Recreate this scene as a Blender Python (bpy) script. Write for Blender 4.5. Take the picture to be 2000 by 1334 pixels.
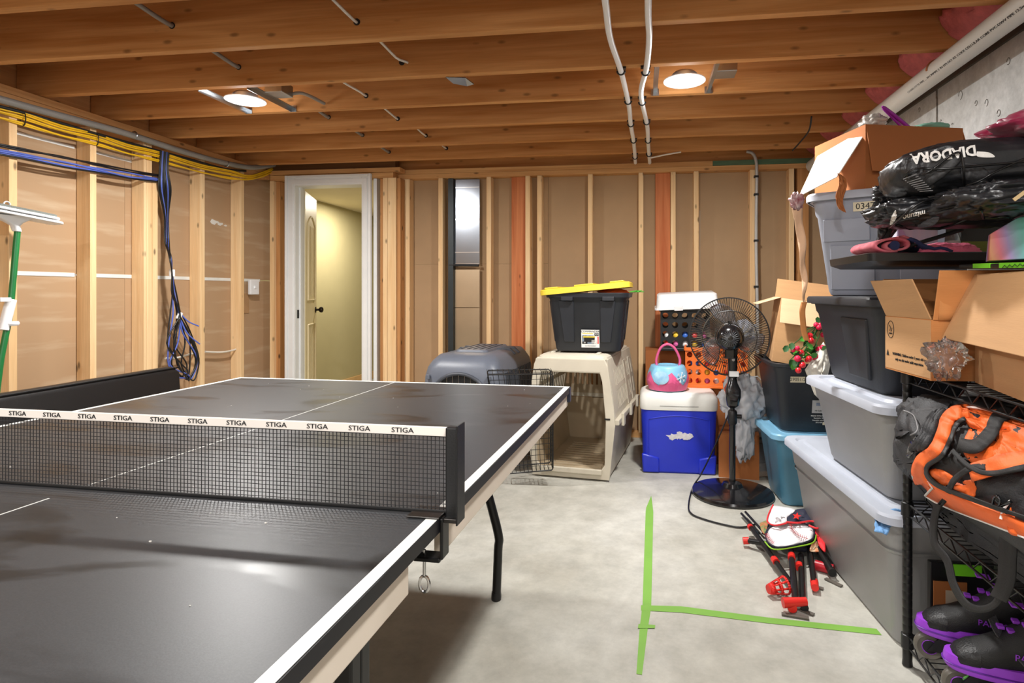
import bpy, bmesh, math, random
from math import sin, cos, pi, radians as R
from mathutils import Vector, Matrix, noise
random.seed(7)
S = bpy.context.scene
for o in list(bpy.data.objects): bpy.data.objects.remove(o)
C = S.collection

# ------------------------------------------------------------------ camera
EYE = 1.15; FPX, CX, CY, YAW = 1116.2, 1105.5, 570.5, -0.1312
cam = bpy.data.cameras.new('camera'); co = bpy.data.objects.new('camera', cam); C.objects.link(co)
co.location = (0, 0, EYE); co.rotation_euler = (pi/2, 0, -YAW)
cam.sensor_width = 36; cam.lens = 36*FPX/2000
cam.shift_x = (1000-CX)/2000; cam.shift_y = (CY-667)/2000
cam.clip_start = .02; S.camera = co
S.view_settings.view_transform = 'Standard'; S.view_settings.look = 'None'
S.view_settings.gamma = 1; S.view_settings.use_curve_mapping = False
S.view_settings.exposure = -0.08
# ------------------------------------------------------------------ world and lights
w = bpy.data.worlds.new('world'); S.world = w; w.use_nodes = True
w.node_tree.nodes['Background'].inputs[0].default_value = (1, .96, .9, 1)
w.node_tree.nodes['Background'].inputs[1].default_value = .6
def lamp(name, loc, power, size, col=(1, .97, .93), rot=(0, 0, 0), spread=180):
    l = bpy.data.lights.new(name, 'AREA'); l.shape = 'DISK'; l.size = size; l.energy = power; l.color = col; l.spread = R(spread)
    o = bpy.data.objects.new(name, l); C.objects.link(o); o.location = loc; o.rotation_euler = rot
    return o
CANS = [(-2.08, 2.78, 2.165), (.205, 2.80, 2.165)]
CAN_W = 48
for c in CANS: lamp('can_lamp', (c[0], c[1], c[2]-.012), CAN_W, .13, (1, .98, .95))
for c in ((-2.1, .35, 2.15), (.2, .35, 2.15), (-2.1, -1.6, 2.15), (.2, -1.6, 2.15)): lamp('can_lamp', c, 30, .16, (1, .98, .95))  # unseen cans added behind the camera as fill
# unseen fill light added behind the camera, as from a bounced flash
lamp('flash_fill', (-.9, -1.2, 1.5), 18, 1.6, (1, .98, .96), (R(100), 0, 0))
lamp('hall_lamp', (-3.0, 6.0, 2.14), 30, .2, (1, .92, .76))

# ------------------------------------------------------------------ projection helpers (a point of the photograph put at a known depth)
cyw, syw = cos(YAW), sin(YAW)
def ray(x, y):
    u = (x-CX)/FPX; return Vector((u*cyw+syw, -u*syw+cyw, -(y-CY)/FPX))
O0 = Vector((0, 0, EYE))
def atZ(x, y, z): d = ray(x, y); return O0+d*((z-EYE)/d.z)
def atY(x, y, Y): d = ray(x, y); return O0+d*(Y/d.y)
def atX(x, y, X): d = ray(x, y); return O0+d*(X/d.x)

# ------------------------------------------------------------------ materials
def lin(c): return tuple(((v/255)/12.92 if v/255 <= .04045 else ((v/255+.055)/1.055)**2.4) for v in c)
MC = {}
def mat(name, rgb, rough=.5, metal=0, var=.12, vs=6, bump=0, bs=60, trans=0, alpha=1, emit=0, spec=.5, stretch=(1, 1, 1), rgb2=None, sheen=0, coat=0):
    if name in MC: return MC[name]
    m = bpy.data.materials.new(name); m.use_nodes = True; MC[name] = m
    N, L = m.node_tree.nodes, m.node_tree.links
    b = N['Principled BSDF']; c = lin(rgb)
    b.inputs['Roughness'].default_value = rough; b.inputs['Metallic'].default_value = metal
    b.inputs['Specular IOR Level'].default_value = spec; b.inputs['Transmission Weight'].default_value = trans
    b.inputs['Alpha'].default_value = alpha; b.inputs['Sheen Weight'].default_value = sheen; b.inputs['Coat Weight'].default_value = coat
    tc = N.new('ShaderNodeTexCoord'); mp = N.new('ShaderNodeMapping'); mp.inputs['Scale'].default_value = stretch
    L.new(tc.outputs['Object'], mp.inputs[0])
    n = N.new('ShaderNodeTexNoise'); n.inputs['Scale'].default_value = vs; n.inputs['Detail'].default_value = 6
    L.new(mp.outputs[0], n.inputs['Vector'])
    r = N.new('ShaderNodeValToRGB'); r.color_ramp.elements[0].position = .3; r.color_ramp.elements[1].position = .7
    a, z = (c, lin(rgb2)) if rgb2 else (tuple(v*(1-var) for v in c), tuple(min(1, v*(1+var)) for v in c))
    r.color_ramp.elements[0].color = (*a, 1); r.color_ramp.elements[1].color = (*z, 1)
    L.new(n.outputs[0], r.inputs[0]); L.new(r.outputs[0], b.inputs['Base Color'])
    if bump:
        n2 = N.new('ShaderNodeTexNoise'); n2.inputs['Scale'].default_value = bs; n2.inputs['Detail'].default_value = 4
        L.new(mp.outputs[0], n2.inputs['Vector'])
        bp = N.new('ShaderNodeBump'); bp.inputs['Strength'].default_value = bump; bp.inputs['Distance'].default_value = .01
        L.new(n2.outputs[0], bp.inputs['Height']); L.new(bp.outputs[0], b.inputs['Normal'])
    if emit:
        b.inputs['Emission Color'].default_value = (*c, 1); b.inputs['Emission Strength'].default_value = emit
    return m
def wood(name, rgb, rgb2, axis='z', knots=.5, rough=.65, contrast=1):
    if name in MC: return MC[name]
    m = bpy.data.materials.new(name); m.use_nodes = True; MC[name] = m
    N, L = m.node_tree.nodes, m.node_tree.links; b = N['Principled BSDF']; b.inputs['Roughness'].default_value = rough
    b.inputs['Specular IOR Level'].default_value = .25
    tc = N.new('ShaderNodeTexCoord'); oi = N.new('ShaderNodeObjectInfo')
    ad = N.new('ShaderNodeVectorMath'); ad.operation = 'ADD'
    sc = N.new('ShaderNodeMath'); sc.operation = 'MULTIPLY'; sc.inputs[1].default_value = 37.0
    L.new(oi.outputs['Random'], sc.inputs[0]); L.new(tc.outputs['Object'], ad.inputs[0]); L.new(sc.outputs[0], ad.inputs[1])
    def mapped(s_along, s_across):
        mp = N.new('ShaderNodeMapping'); v = [s_across]*3; v['xyz'.index(axis)] = s_along; mp.inputs['Scale'].default_value = v
        L.new(ad.outputs[0], mp.inputs[0]); return mp
    g = N.new('ShaderNodeTexNoise'); g.inputs['Scale'].default_value = 1; g.inputs['Detail'].default_value = 5; g.inputs['Distortion'].default_value = .6
    L.new(mapped(1.1, 22).outputs[0], g.inputs['Vector'])
    r = N.new('ShaderNodeValToRGB'); r.color_ramp.elements[0].position = .32; r.color_ramp.elements[1].position = .68
    r.color_ramp.elements[0].color = (*lin(rgb2), 1); r.color_ramp.elements[1].color = (*lin(rgb), 1)
    L.new(g.outputs[0], r.inputs[0])
    f = N.new('ShaderNodeTexNoise'); f.inputs['Scale'].default_value = 1; f.inputs['Detail'].default_value = 3
    L.new(mapped(6, 190).outputs[0], f.inputs['Vector'])
    fr = N.new('ShaderNodeMapRange'); fr.inputs[3].default_value = .86; fr.inputs[4].default_value = 1.12; L.new(f.outputs[0], fr.inputs[0])
    hs = N.new('ShaderNodeHueSaturation'); L.new(r.outputs[0], hs.inputs['Color']); L.new(fr.outputs[0], hs.inputs['Value'])
    v = N.new('ShaderNodeTexVoronoi'); v.inputs['Scale'].default_value = 1; v.feature = 'F1'; L.new(mapped(5.5, 13).outputs[0], v.inputs['Vector'])
    kr = N.new('ShaderNodeValToRGB'); kr.color_ramp.elements[0].position = .06; kr.color_ramp.elements[1].position = .15
    kr.color_ramp.elements[0].color = (1, 1, 1, 1); kr.color_ramp.elements[1].color = (0, 0, 0, 1)
    L.new(v.outputs['Distance'], kr.inputs[0])
    km = N.new('ShaderNodeMath'); km.operation = 'MULTIPLY'; km.inputs[1].default_value = knots; L.new(kr.outputs[0], km.inputs[0])
    mx = N.new('ShaderNodeMix'); mx.data_type = 'RGBA'; L.new(km.outputs[0], mx.inputs[0]); L.new(hs.outputs[0], mx.inputs[6])
    mx.inputs[7].default_value = (*lin([c*.36 for c in rgb2]), 1)
    L.new(mx.outputs[2], b.inputs['Base Color'])
    bp = N.new('ShaderNodeBump'); bp.inputs['Strength'].default_value = .12; bp.inputs['Distance'].default_value = .004
    L.new(f.outputs[0], bp.inputs['Height']); L.new(bp.outputs[0], b.inputs['Normal'])
    return m
STUD = wood('stud_wood', (240, 208, 162), (224, 184, 134), 'z', .75)
STUDY = wood('stud_wood_rough', (205, 150, 96), (170, 118, 70), 'z', .9)
REDST = wood('red_fir', (205, 130, 84), (178, 96, 54), 'z', .7)
PLATX = wood('plate_wood', (220, 172, 116), (196, 142, 88), 'x', .7)
PLATY = wood('plate_wood_y', (210, 160, 106), (184, 130, 80), 'y', .7)
JOIST = wood('joist_wood', (212, 156, 98), (176, 116, 60), 'x', .55)
SUBF = wood('subfloor_wood', (170, 112, 64), (135, 84, 44), 'x', .2)
PAPER = mat('drywall_paper', (170, 140, 106), .9, var=.07, vs=3, bump=.05, bs=200)
# left wall paper has horizontal pale wash marks
def streaky(name, rgb, rgb2, st, vs, p0=.45, p1=.75, rough=.85):
    m = mat(name, rgb, rough, rgb2=rgb2, stretch=st, vs=vs)
    for n in m.node_tree.nodes:
        if n.type == 'VALTORGB': n.color_ramp.elements[0].position = p0; n.color_ramp.elements[1].position = p1
    return m
PAPERL = streaky('drywall_paper_washed', (176, 144, 110), (204, 184, 156), (1, .9, 7), 2.2, .52, .95)
SEAMW = mat('joint_white', (225, 226, 222), .7)
SPLAT = mat('joint_compound', (222, 220, 214), .7, var=.05)
def M(n, c, r=.5, **k): return mat(n, c, r, **k)
WHITE = M('white_paint', (228, 229, 228), .45, var=.03)
WPLAST = M('white_plastic', (236, 238, 240), .35, var=.03)
BLKPL = M('black_plastic', (17, 18, 20), .42, var=.15, bump=.05, bs=300)
BLKTOTE = M('black_tote', (34, 37, 43), .5, var=.15, vs=9, bump=.06, bs=260)
GRAYTOTE = M('gray_tote', (146, 146, 146), .42, var=.07, vs=5, bump=.05, bs=240)
LIDGRAY = M('pale_gray_lid', (178, 184, 196), .42, var=.06, vs=5)
PALETOTE = M('pale_blue_gray_tote', (154, 160, 174), .4, var=.06, vs=4)
BLUETOTE = M('teal_tote', (74, 128, 156), .4, var=.08)
BLUELID = M('teal_lid', (120, 172, 202), .4, var=.06)
CARD = M('cardboard', (196, 152, 106), .85, var=.05, vs=3, bump=.08, bs=30, stretch=(1, 1, 12))
CARDD = M('cardboard_orange', (198, 134, 78), .85, var=.06, vs=3, bump=.08, bs=30, stretch=(1, 1, 10))
CARDB = M('cardboard_brown', (160, 96, 48), .85, var=.06, vs=3, bump=.06, bs=30)
CARDW = M('cardboard_white', (226, 222, 214), .8, var=.03)
BLACK = M('matte_black', (18, 18, 19), .6, var=.1)
STEELB = M('black_steel', (14, 14, 15), .38)
GALV = M('galvanised_steel', (176, 180, 184), .3, metal=1, var=.12, vs=7)
CHROME = M('chrome', (205, 205, 205), .2, metal=1)
INK = M('ink', (22, 22, 24), .8, var=0)
WINK = M('white_ink', (232, 230, 226), .7, var=0)
YELLOW = M('yellow_plastic', (238, 206, 66), .4, var=.04)
BLUE = M('blue_plastic', (34, 52, 196), .32, var=.06, bump=.03, bs=300)
RED = M('red_plastic', (226, 44, 36), .4)
PINK = M('pink_plastic', (222, 92, 140), .4)
SKY = M('light_blue_plastic', (132, 190, 222), .4)
ORANGE = M('orange_plastic', (240, 116, 40), .45)
NYB = M('black_nylon', (27, 27, 28), .7, var=.2, vs=14, bump=.25, bs=500)
NYO = M('orange_nylon', (242, 108, 40), .6, var=.08, vs=14, bump=.2, bs=400)
CREAM = M('cream_plastic', (206, 198, 180), .5, var=.07, vs=6, bump=.04, bs=200)
TAN = M('tan_plastic', (186, 168, 140), .55, var=.1, vs=5)
TAPEG = M('green_tape', (124, 176, 70), .6, var=.06)

# ------------------------------------------------------------------ mesh builder
class B:
    def __init__(s): s.v = []; s.f = []; s.m = []; s.mi = 0
    def add(s, vs, fs):
        n = len(s.v); s.v += [Vector(v) for v in vs]; s.f += [tuple(i+n for i in f) for f in fs]; s.m += [s.mi]*len(fs); return s
    def box(s, x0, x1, y0, y1, z0, z1):
        return s.add([(x, y, z) for z in (z0, z1) for y in (y0, y1) for x in (x0, x1)],
                     [(0, 2, 3, 1), (4, 5, 7, 6), (0, 1, 5, 4), (2, 6, 7, 3), (0, 4, 6, 2), (1, 3, 7, 5)])
    def hexa(s, p):   # 8 points: bottom ring 4, top ring 4
        return s.add(p, [(3, 2, 1, 0), (4, 5, 6, 7), (0, 1, 5, 4), (1, 2, 6, 5), (2, 3, 7, 6), (3, 0, 4, 7)])
    def slab(s, q, t):  # quad or polygon with thickness t along its normal
        q = [Vector(p) for p in q]; nn = (q[1]-q[0]).cross(q[2]-q[0]).normalized()*t; n = len(q)
        return s.add(q+[p+nn for p in q], [tuple(range(n))[::-1], tuple(range(n, 2*n))]+[(i, (i+1) % n, n+(i+1) % n, n+i) for i in range(n)])
    def rings(s, rs, c0=True, c1=True, closed=False):
        n = len(rs[0]); base = len(s.v); vs = [p for r in rs for p in r]; fs = []
        m = len(rs)
        for k in range(m if closed else m-1):
            for i in range(n):
                a, b = k*n, ((k+1) % m)*n; j = (i+1) % n; fs.append((a+i, a+j, b+j, b+i))
        if c0 and not closed: fs.append(tuple(range(n))[::-1])
        if c1 and not closed: fs.append(tuple((m-1)*n+i for i in range(n)))
        return s.add(vs, fs)
    def tube(s, pts, r, n=8, closed=False, cap=True):
        pts = [Vector(p) for p in pts]; rs = []; m = len(pts); up = None
        for i, p in enumerate(pts):
            a = pts[(i-1) % m] if (i > 0 or closed) else p; b = pts[(i+1) % m] if (i < m-1 or closed) else p
            t = (b-a).normalized()
            if up is None:
                up = Vector((0, 0, 1)) if abs(t.z) < .9 else Vector((1, 0, 0))
            u = (up-t*up.dot(t)).normalized(); up = u; q = t.cross(u)
            rr = r[i] if isinstance(r, (list, tuple)) else r
            rs.append([p+(u*cos(2*pi*k/n)+q*sin(2*pi*k/n))*rr for k in range(n)])
        return s.rings(rs, cap, cap, closed)
    def lathe(s, prof, c=(0, 0, 0), n=24, M_=None, closed=False):   # prof: (r, z)
        rs = [[Vector((r*cos(2*pi*k/n), r*sin(2*pi*k/n), z)) for k in range(n)] for r, z in prof]
        if M_ is not None: rs = [[M_ @ p for p in r] for r in rs]
        c = Vector(c); rs = [[p+c for p in r] for r in rs]
        return s.rings(rs, closed=closed)
    def sphere(s, c, r, n=12, sq=(1, 1, 1)):
        rs = [[Vector(c)+Vector((r*sq[0]*sin(a)*cos(2*pi*k/n), r*sq[1]*sin(a)*sin(2*pi*k/n), -r*sq[2]*cos(a))) for k in range(n)] for a in [pi*(i+.3)/(n//2+.6) for i in range(n//2+1)]]
        return s.rings(rs)
    def grid(s, fn, nu, nv, thick=0):
        vs = [fn(i/nu, j/nv) for j in range(nv+1) for i in range(nu+1)]; w_ = nu+1
        return s.add(vs, [(j*w_+i, j*w_+i+1, (j+1)*w_+i+1, (j+1)*w_+i) for j in range(nv) for i in range(nu)])
def rr(wx, wy, r, z, n=4, cx=0, cy=0):
    r = max(1e-4, min(r, wx/2-1e-4, wy/2-1e-4)); P = []
    for q, (sx, sy) in enumerate(((1, 1), (-1, 1), (-1, -1), (1, -1))):
        for k in range(n+1):
            a = q*pi/2+k*pi/2/n; P.append(Vector((cx+sx*(wx/2-r)+r*cos(a), cy+sy*(wy/2-r)+r*sin(a), z)))
    return P
def smooth_path(pts, k=6):
    pts = [Vector(p) for p in pts]; out = []
    for i in range(len(pts)-1):
        p0, p1, p2, p3 = pts[max(i-1, 0)], pts[i], pts[i+1], pts[min(i+2, len(pts)-1)]
        for j in range(k):
            t = j/k; out.append(.5*((2*p1)+(p2-p0)*t+(2*p0-5*p1+4*p2-p3)*t*t+(3*p1-p0-3*p2+p3)*t**3))
    out.append(pts[-1]); return out
WM = {}
def link(o, parent=None, T=None):
    C.objects.link(o); T = T or Matrix()
    if parent is not None:
        o.parent = parent; o.matrix_local = WM[parent].inverted() @ T
    else: o.matrix_local = T
    WM[o] = T
def meta(o, label=None, cat=None, group=None, kind=None):
    if label: o['label'] = label
    if cat: o['category'] = cat
    if group: o['group'] = group
    if kind: o['kind'] = kind
    return o
def thing(name, label, cat, loc=(0, 0, 0), rz=0, group=None, kind=None):
    o = bpy.data.objects.new(name, None); o.empty_display_size = .05
    link(o, None, Matrix.Translation(Vector(loc)) @ Matrix.Rotation(rz, 4, 'Z')); return meta(o, label, cat, group, kind)
def obj(name, b, mats, parent=None, local=False, bev=0, seg=2, smooth=None, label=None, cat=None, group=None, kind=None, solid=0, sub=0, T=None):
    """one mesh object; verts in world space, or (local) in the parent's space, or in the space T"""
    me = bpy.data.meshes.new(name)
    X = T if T is not None else (WM[parent] if (local and parent is not None) else Matrix())
    c = Vector([(min(v[i] for v in b.v)+max(v[i] for v in b.v))/2 for i in range(3)])
    me.from_pydata([v-c for v in b.v], [], b.f)
    for m in (mats if isinstance(mats, (list, tuple)) else [mats]): me.materials.append(m)
    if max(b.m, default=0): me.polygons.foreach_set('material_index', b.m)
    bm = bmesh.new(); bm.from_mesh(me); bmesh.ops.recalc_face_normals(bm, faces=bm.faces); bm.to_mesh(me); bm.free()
    if smooth:
        me.polygons.foreach_set('use_smooth', [True]*len(me.polygons)); me.set_sharp_from_angle(angle=R(smooth))
    me.update()
    o = bpy.data.objects.new(name, me); link(o, parent, X @ Matrix.Translation(c)); meta(o, label, cat, group, kind)
    if solid: md = o.modifiers.new('solid', 'SOLIDIFY'); md.thickness = solid; md.offset = 0
    if bev:
        md = o.modifiers.new('bevel', 'BEVEL'); md.width = bev; md.segments = seg; md.limit_method = 'ANGLE'; md.angle_limit = R(35); md.harden_normals = False
    if sub: md = o.modifiers.new('sub', 'SUBSURF'); md.levels = sub; md.render_levels = sub
    return o
def box(name, x0, x1, y0, y1, z0, z1, m, parent=None, **k):
    return obj(name, B().box(x0, x1, y0, y1, z0, z1), m, parent, **k)
def text(name, s, size, loc, xd, up, m, parent, space=None, ext=.0004, cx=True, squash=1, shear=0, **k):
    cu = bpy.data.curves.new(name, 'FONT'); cu.body = s; cu.size = size; cu.extrude = ext; cu.align_x = 'CENTER' if cx else 'LEFT'; cu.align_y = 'CENTER'
    cu.resolution_u = 2; cu.shear = shear
    t = bpy.data.objects.new('t', cu); C.objects.link(t)
    me = bpy.data.meshes.new_from_object(t.evaluated_get(bpy.context.evaluated_depsgraph_get())); bpy.data.objects.remove(t); bpy.data.curves.remove(cu)
    me.name = name; me.materials.clear(); me.materials.append(m)
    for v in me.vertices: v.co.x *= squash
    xd = Vector(xd).normalized(); up = Vector(up); z = xd.cross(up).normalized(); y = z.cross(xd)
    T = Matrix.Translation(Vector(loc)) @ Matrix((xd, y, z)).transposed().to_4x4()
    o = bpy.data.objects.new(name, me); link(o, parent, (space if space is not None else Matrix()) @ T); meta(o, **k); return o
def dup(o, parent, T):
    c = o.copy(); C.objects.link(c); c.parent = parent
    c.matrix_local = (WM[parent].inverted() if parent else Matrix()) @ T; WM[c] = T; return c
def wob(p, s, a): return Vector(noise.noise_vector(Vector(p)*s))*a

# ================================================================== THE SETTING
ZJ = 2.17; XL = -3.10; YB = 4.55; YD = 4.44; XR = 1.42
def concrete(name, a, b, c, vs, rough, bump, seed=0, big=1.2):
    m = bpy.data.materials.new(name); m.use_nodes = True; N, L = m.node_tree.nodes, m.node_tree.links; p = N['Principled BSDF']
    p.inputs['Roughness'].default_value = rough; p.inputs['Specular IOR Level'].default_value = .3
    tc = N.new('ShaderNodeTexCoord')
    n1 = N.new('ShaderNodeTexNoise'); n1.inputs['Scale'].default_value = big; n1.inputs['Detail'].default_value = 8; n1.inputs['Roughness'].default_value = .62; n1.inputs['Distortion'].default_value = .5
    n2 = N.new('ShaderNodeTexNoise'); n2.inputs['Scale'].default_value = vs; n2.inputs['Detail'].default_value = 8; n2.inputs['Roughness'].default_value = .7
    for n in (n1, n2): L.new(tc.outputs['Object'], n.inputs['Vector'])
    r = N.new('ShaderNodeValToRGB'); e = r.color_ramp.elements; e[0].position = .33; e[1].position = .68
    e[0].color = (*lin(a), 1); e[1].color = (*lin(c), 1); x = e.new(.5); x.color = (*lin(b), 1); L.new(n1.outputs[0], r.inputs[0])
    mr = N.new('ShaderNodeMapRange'); mr.inputs[1].default_value = .3; mr.inputs[2].default_value = .7; mr.inputs[3].default_value = .8; mr.inputs[4].default_value = 1.12; L.new(n2.outputs[0], mr.inputs[0])
    hs = N.new('ShaderNodeHueSaturation'); L.new(r.outputs[0], hs.inputs['Color']); L.new(mr.outputs[0], hs.inputs['Value']); L.new(hs.outputs[0], p.inputs['Base Color'])
    bp = N.new('ShaderNodeBump'); bp.inputs['Strength'].default_value = bump; bp.inputs['Distance'].default_value = .01; L.new(n2.outputs[0], bp.inputs['Height']); L.new(bp.outputs[0], p.inputs['Normal'])
    return m
FLOORM = concrete('floor_concrete', (166, 162, 150), (184, 182, 172), (200, 199, 191), 9, .6, .12)
WALLC = concrete('wall_concrete', (186, 187, 184), (200, 202, 200), (218, 219, 217), 26, .8, .35, big=2.5)
box('floor', -4.6, 2.0, -3, 9, -.06, 0, FLOORM, kind='structure')
# right concrete wall with form-panel seams
wr = box('wall_right', XR, XR+.2, -3, 4.75, 0, 2.13, WALLC, kind='structure')
GRIME = M('seam_grime', (104, 98, 90), .9, var=.4, vs=40)
for y_ in (3.62, 2.98, 2.27, 1.55, .9):
    b = B(); z = .2
    while z < 2.12:
        o_ = random.uniform(-.004, .004); b.box(XR-.003, XR+.002, y_-.004+o_, y_+.004+o_+random.uniform(0, .004), z, z+.09); z += .09
    obj('form_seam', b, GRIME, wr)
b = B()
for k in range(60):
    y_, z_ = random.uniform(1.3, 4), random.uniform(1.5, 2.1); r_ = random.uniform(.005, .016)
    b.tube([(XR-.001, y_+r_*cos(a*pi/4), z_+r_*1.3*sin(a*pi/4)) for a in range(random.choice((5, 7, 8)))], .0013, 4)
obj('surface_pit', b, GRIME, wr, kind='stuff')
box('sill_plate', XR-.01, XR+.14, -3, 4.75, 2.131, 2.169, M('dark_sill', (92, 88, 80), .8), wr)

# ceiling: subfloor with joists
ce = box('ceiling', -3.6, 2.0, -3, 9, 2.405, 2.43, SUBF, kind='structure')
jb = None
for k in range(-11, 7):
    y0 = 2.18+.4064*k if k < 6 else 4.60
    o = box('joist', -3.24, 1.60, y0, y0+.038, ZJ+.001, 2.404, JOIST, ce, bev=.003)
box('rim_joist', -3.28, -3.245, -3, 4.75, ZJ+.001, 2.404, PLATY, ce)
box('rim_joist', 1.602, 1.64, -3, 4.75, ZJ+.001, 2.404, PLATY, ce)
# far left blocking above the top plate
# left wall
wl = thing('wall_left', None, None, (XL, 1, 0), kind='structure')
del_keys = ()
for y0, y1 in ((-3, .45), (.452, 1.66), (1.662, 3.17), (3.172, 4.6)):
    box('drywall_panel', XL-.105, XL-.0925, y0, y1, 1.252, 2.17, PAPERL, wl)
    box('drywall_panel', XL-.105, XL-.0925, y0, y1, 0.01, 1.244, PAPERL, wl)
b = B()
for y0, y1 in ((0, 2.4), (2.52, 2.85), (2.9, 3.24), (3.3, 4.44)): b.box(XL-.0925, XL-.089, y0, y1, 1.237, 1.259)
obj('seam_tape', b, SEAMW, wl)
b = B().box(XL-.0925, XL-.089, 2.50, 2.85, 1.962, 1.978).box(XL-.0925, XL-.089, 2.9, 3.262, 1.966, 1.982).box(XL-.0925, XL-.089, 3.245, 3.262, 1.36, 1.966)
obj('seam_tape', b, SEAMW, wl)
sy = [.05, .45, .86, 1.26, 1.67, 2.07, 2.46, 2.88, 3.255, 3.70, 4.11]
for y in sy: box('stud', XL-.089, XL, y-.019, y+.019, .04, 2.093, STUD, wl, bev=.002)
box('stud', XL-.089, XL, 3.215, 3.2345, .04, 2.093, STUD, wl, bev=.002)
box('stud', XL-.05, XL+.003, 3.276, 3.315, .04, 1.86, STUD, wl, bev=.002)
box('top_plate', XL-.089, XL, -3, 4.44, 2.094, 2.131, PLATY, wl, bev=.002)
box('top_plate', XL-.089, XL+.001, -3, 4.44, 2.132, 2.169, PLATY, wl, bev=.002)
box('bottom_plate', XL-.089, XL, -3, 4.44, .001, .039, PLATY, wl)
# compound splats on the left drywall
b = B()
for (px, py, r_) in ((418, 433, .035), (428, 437, .03), (440, 441, .014)):
    p = atX(px, py, XL-.0915); n = 9
    b.slab([p+Vector((0, r_*(.5+random.random())*cos(a*2*pi/n), .5*r_*(.5+random.random())*sin(a*2*pi/n))) for a in range(n)], .002)
obj('compound_splat', b, SPLAT, wl)
box('patch_board', XL-.0925, XL-.085, 4.20, 4.30, .98, 1.14, M('patch', (170, 132, 92), .9), wl)

# back wall
wb = thing('wall_back', None, None, (-.2, YB, 0), kind='structure')
for x0, x1 in ((-3.2, -1.98), (-1.978, -.76), (-.758, .46), (.462, 1.6)):
    if x0 < -3: continue
    if x0 < -1.9: box('drywall_panel', x0, x1, YB+.0895, YB+.102, 1.386, 2.17, PAPER, wb); box('drywall_panel', x0, x1, YB+.0895, YB+.102, .01, 1.3845, PAPER, wb)
    else: box('drywall_panel', x0, x1, YB+.0895, YB+.102, .01, 2.17, PAPER, wb)
def bx(px): return atY(px, 500, YB).x
for a, c in ((780, 800), (856, 867), (950, 962), (1026, 1037), (1049, 1061), (1148, 1158), (1247, 1259), (1310, 1320), (1355, 1365), (1465, 1478), (1541, 1552)):
    x0 = bx(a); x1 = max(bx(c), x0+.038); box('stud', x0, x0+.038 if c-a < 15 else x1, YB+.0, YB+.089, .04, 2.093, STUD, wb, bev=.002)
for a, c in ((999, 1026), (1280, 1309)):
    x0 = atY(a, 500, YB+.045).x; x1 = atY(c, 500, YB+.045).x; box('stud', x0, min(x1, bx(1026)-.001) if c == 1026 else min(x1, bx(1310)-.001), YB+.045, YB+.083, .04, 2.093, REDST, wb, bev=.002)
box('stud', bx(1558), bx(1580), YB+.005, YB+.085, .04, 2.093, STUDY, wb, bev=.002)
box('top_plate', -2.02, 1.41, YB, YB+.089, 2.094, 2.131, PLATX, wb, bev=.002)
box('top_plate', -2.02, bx(1392), YB-.001, YB+.089, 2.132, 2.169, PLATX, wb, bev=.002)
box('top_plate', bx(1392)+.001, 1.41, YB-.003, YB+.089, 2.132, 2.169, M('green_board', (84, 112, 84), .7, var=.12, vs=8, stretch=(1, 8, 8)), wb, label='green treated length of top plate')
box('bottom_plate', -2.02, 1.41, YB, YB+.089, .001, .039, PLATX, wb)
b = B().box(-.98, -.9, YB+.0885, YB+.0895, .9, 1.0)
# outer shell so no light leaks round the framing
box('wall_outer', -4.6, 2.0, 4.76, 4.8, 0, 2.43, PAPER, kind='structure') if False else None
# door wall
wd = thing('wall_door', None, None, (-2.5, YD, 0), kind='structure')
dx0, dx1 = -2.865, -2.275      # clear opening
zt = 2.035
for x0, x1, m in ((XL+.0, XL+.036, STUD), (XL+.038, XL+.074, STUDY), (-2.135, -2.10, STUDY), (-2.098, -2.06, STUD), (-2.058, -1.985, STUD)):
    yo = .03 if m is STUDY else 0
    box('stud', x0, x1, YD+yo, YD+.105, .04, 2.085, m, wd, bev=.002)
box('stud', -1.984, -1.955, YD+.02, YD+.105, .04, 2.085, STUDY, wd, bev=.002)
box('top_plate', XL, -1.95, YD, YD+.1, 2.133, 2.169, PLATX, wd, bev=.002)
box('top_plate', XL, -2.01, YD+.004, YD+.1, 2.087, 2.13, PLATX, wd, bev=.002)
box('header', XL, -2.0, YD+.02, YD+.1, 2.170, 2.404, wood('dark_header', (120, 84, 52), (96, 64, 38), 'x', .3), wd)
dr = thing('door_1', None, None, ((dx0+dx1)/2, YD, 0), kind='structure')
def casing(name, pts):  # profile steps
    obj(name, pts, WHITE, dr, bev=.003)
cw = .085
for x0, x1 in ((dx0-cw, dx0), (dx1, dx1+cw)):
    inn = x1 if x0 < -2.5 else x0
    b = B().box(x0, x1, YD-.014, YD, 0, zt+cw)
    sgn = -1 if x0 < -2.5 else 1
    b.box(*sorted((inn+sgn*.012, inn+sgn*.05)), YD-.02, YD-.0141, 0, zt+.05)
    b.box(*sorted((inn+sgn*.062, inn+sgn*.084)), YD-.026, YD-.0141, 0, zt+cw)
    casing('casing', b)
b = B().box(dx0+.0005, dx1-.0005, YD-.014, YD, zt, zt+cw).box(dx0-.05, dx1+.05, YD-.0195, YD-.0142, zt+.012, zt+.05).box(dx0-.06, dx1+.06, YD-.0255, YD-.0142, zt+.062, zt+.084)
casing('casing', b)
obj('jamb', B().box(dx0-.018, dx0, YD+.001, YD+.13, 0, zt).box(dx0, dx0+.012, YD+.05, YD+.085, 0, zt), WHITE, dr, bev=.002)
obj('jamb', B().box(dx1, dx1+.018, YD+.001, YD+.13, 0, zt).box(dx1-.012, dx1, YD+.05, YD+.085, 0, zt), WHITE, dr, bev=.002)
obj('jamb', B().box(dx0, dx1, YD+.001, YD+.13, zt-.0005, zt+.018), WHITE, dr, bev=.002)
box('strike_plate', dx0, dx0+.002, YD+.02, YD+.045, .93, 1.0, BLACK, dr)
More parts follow.
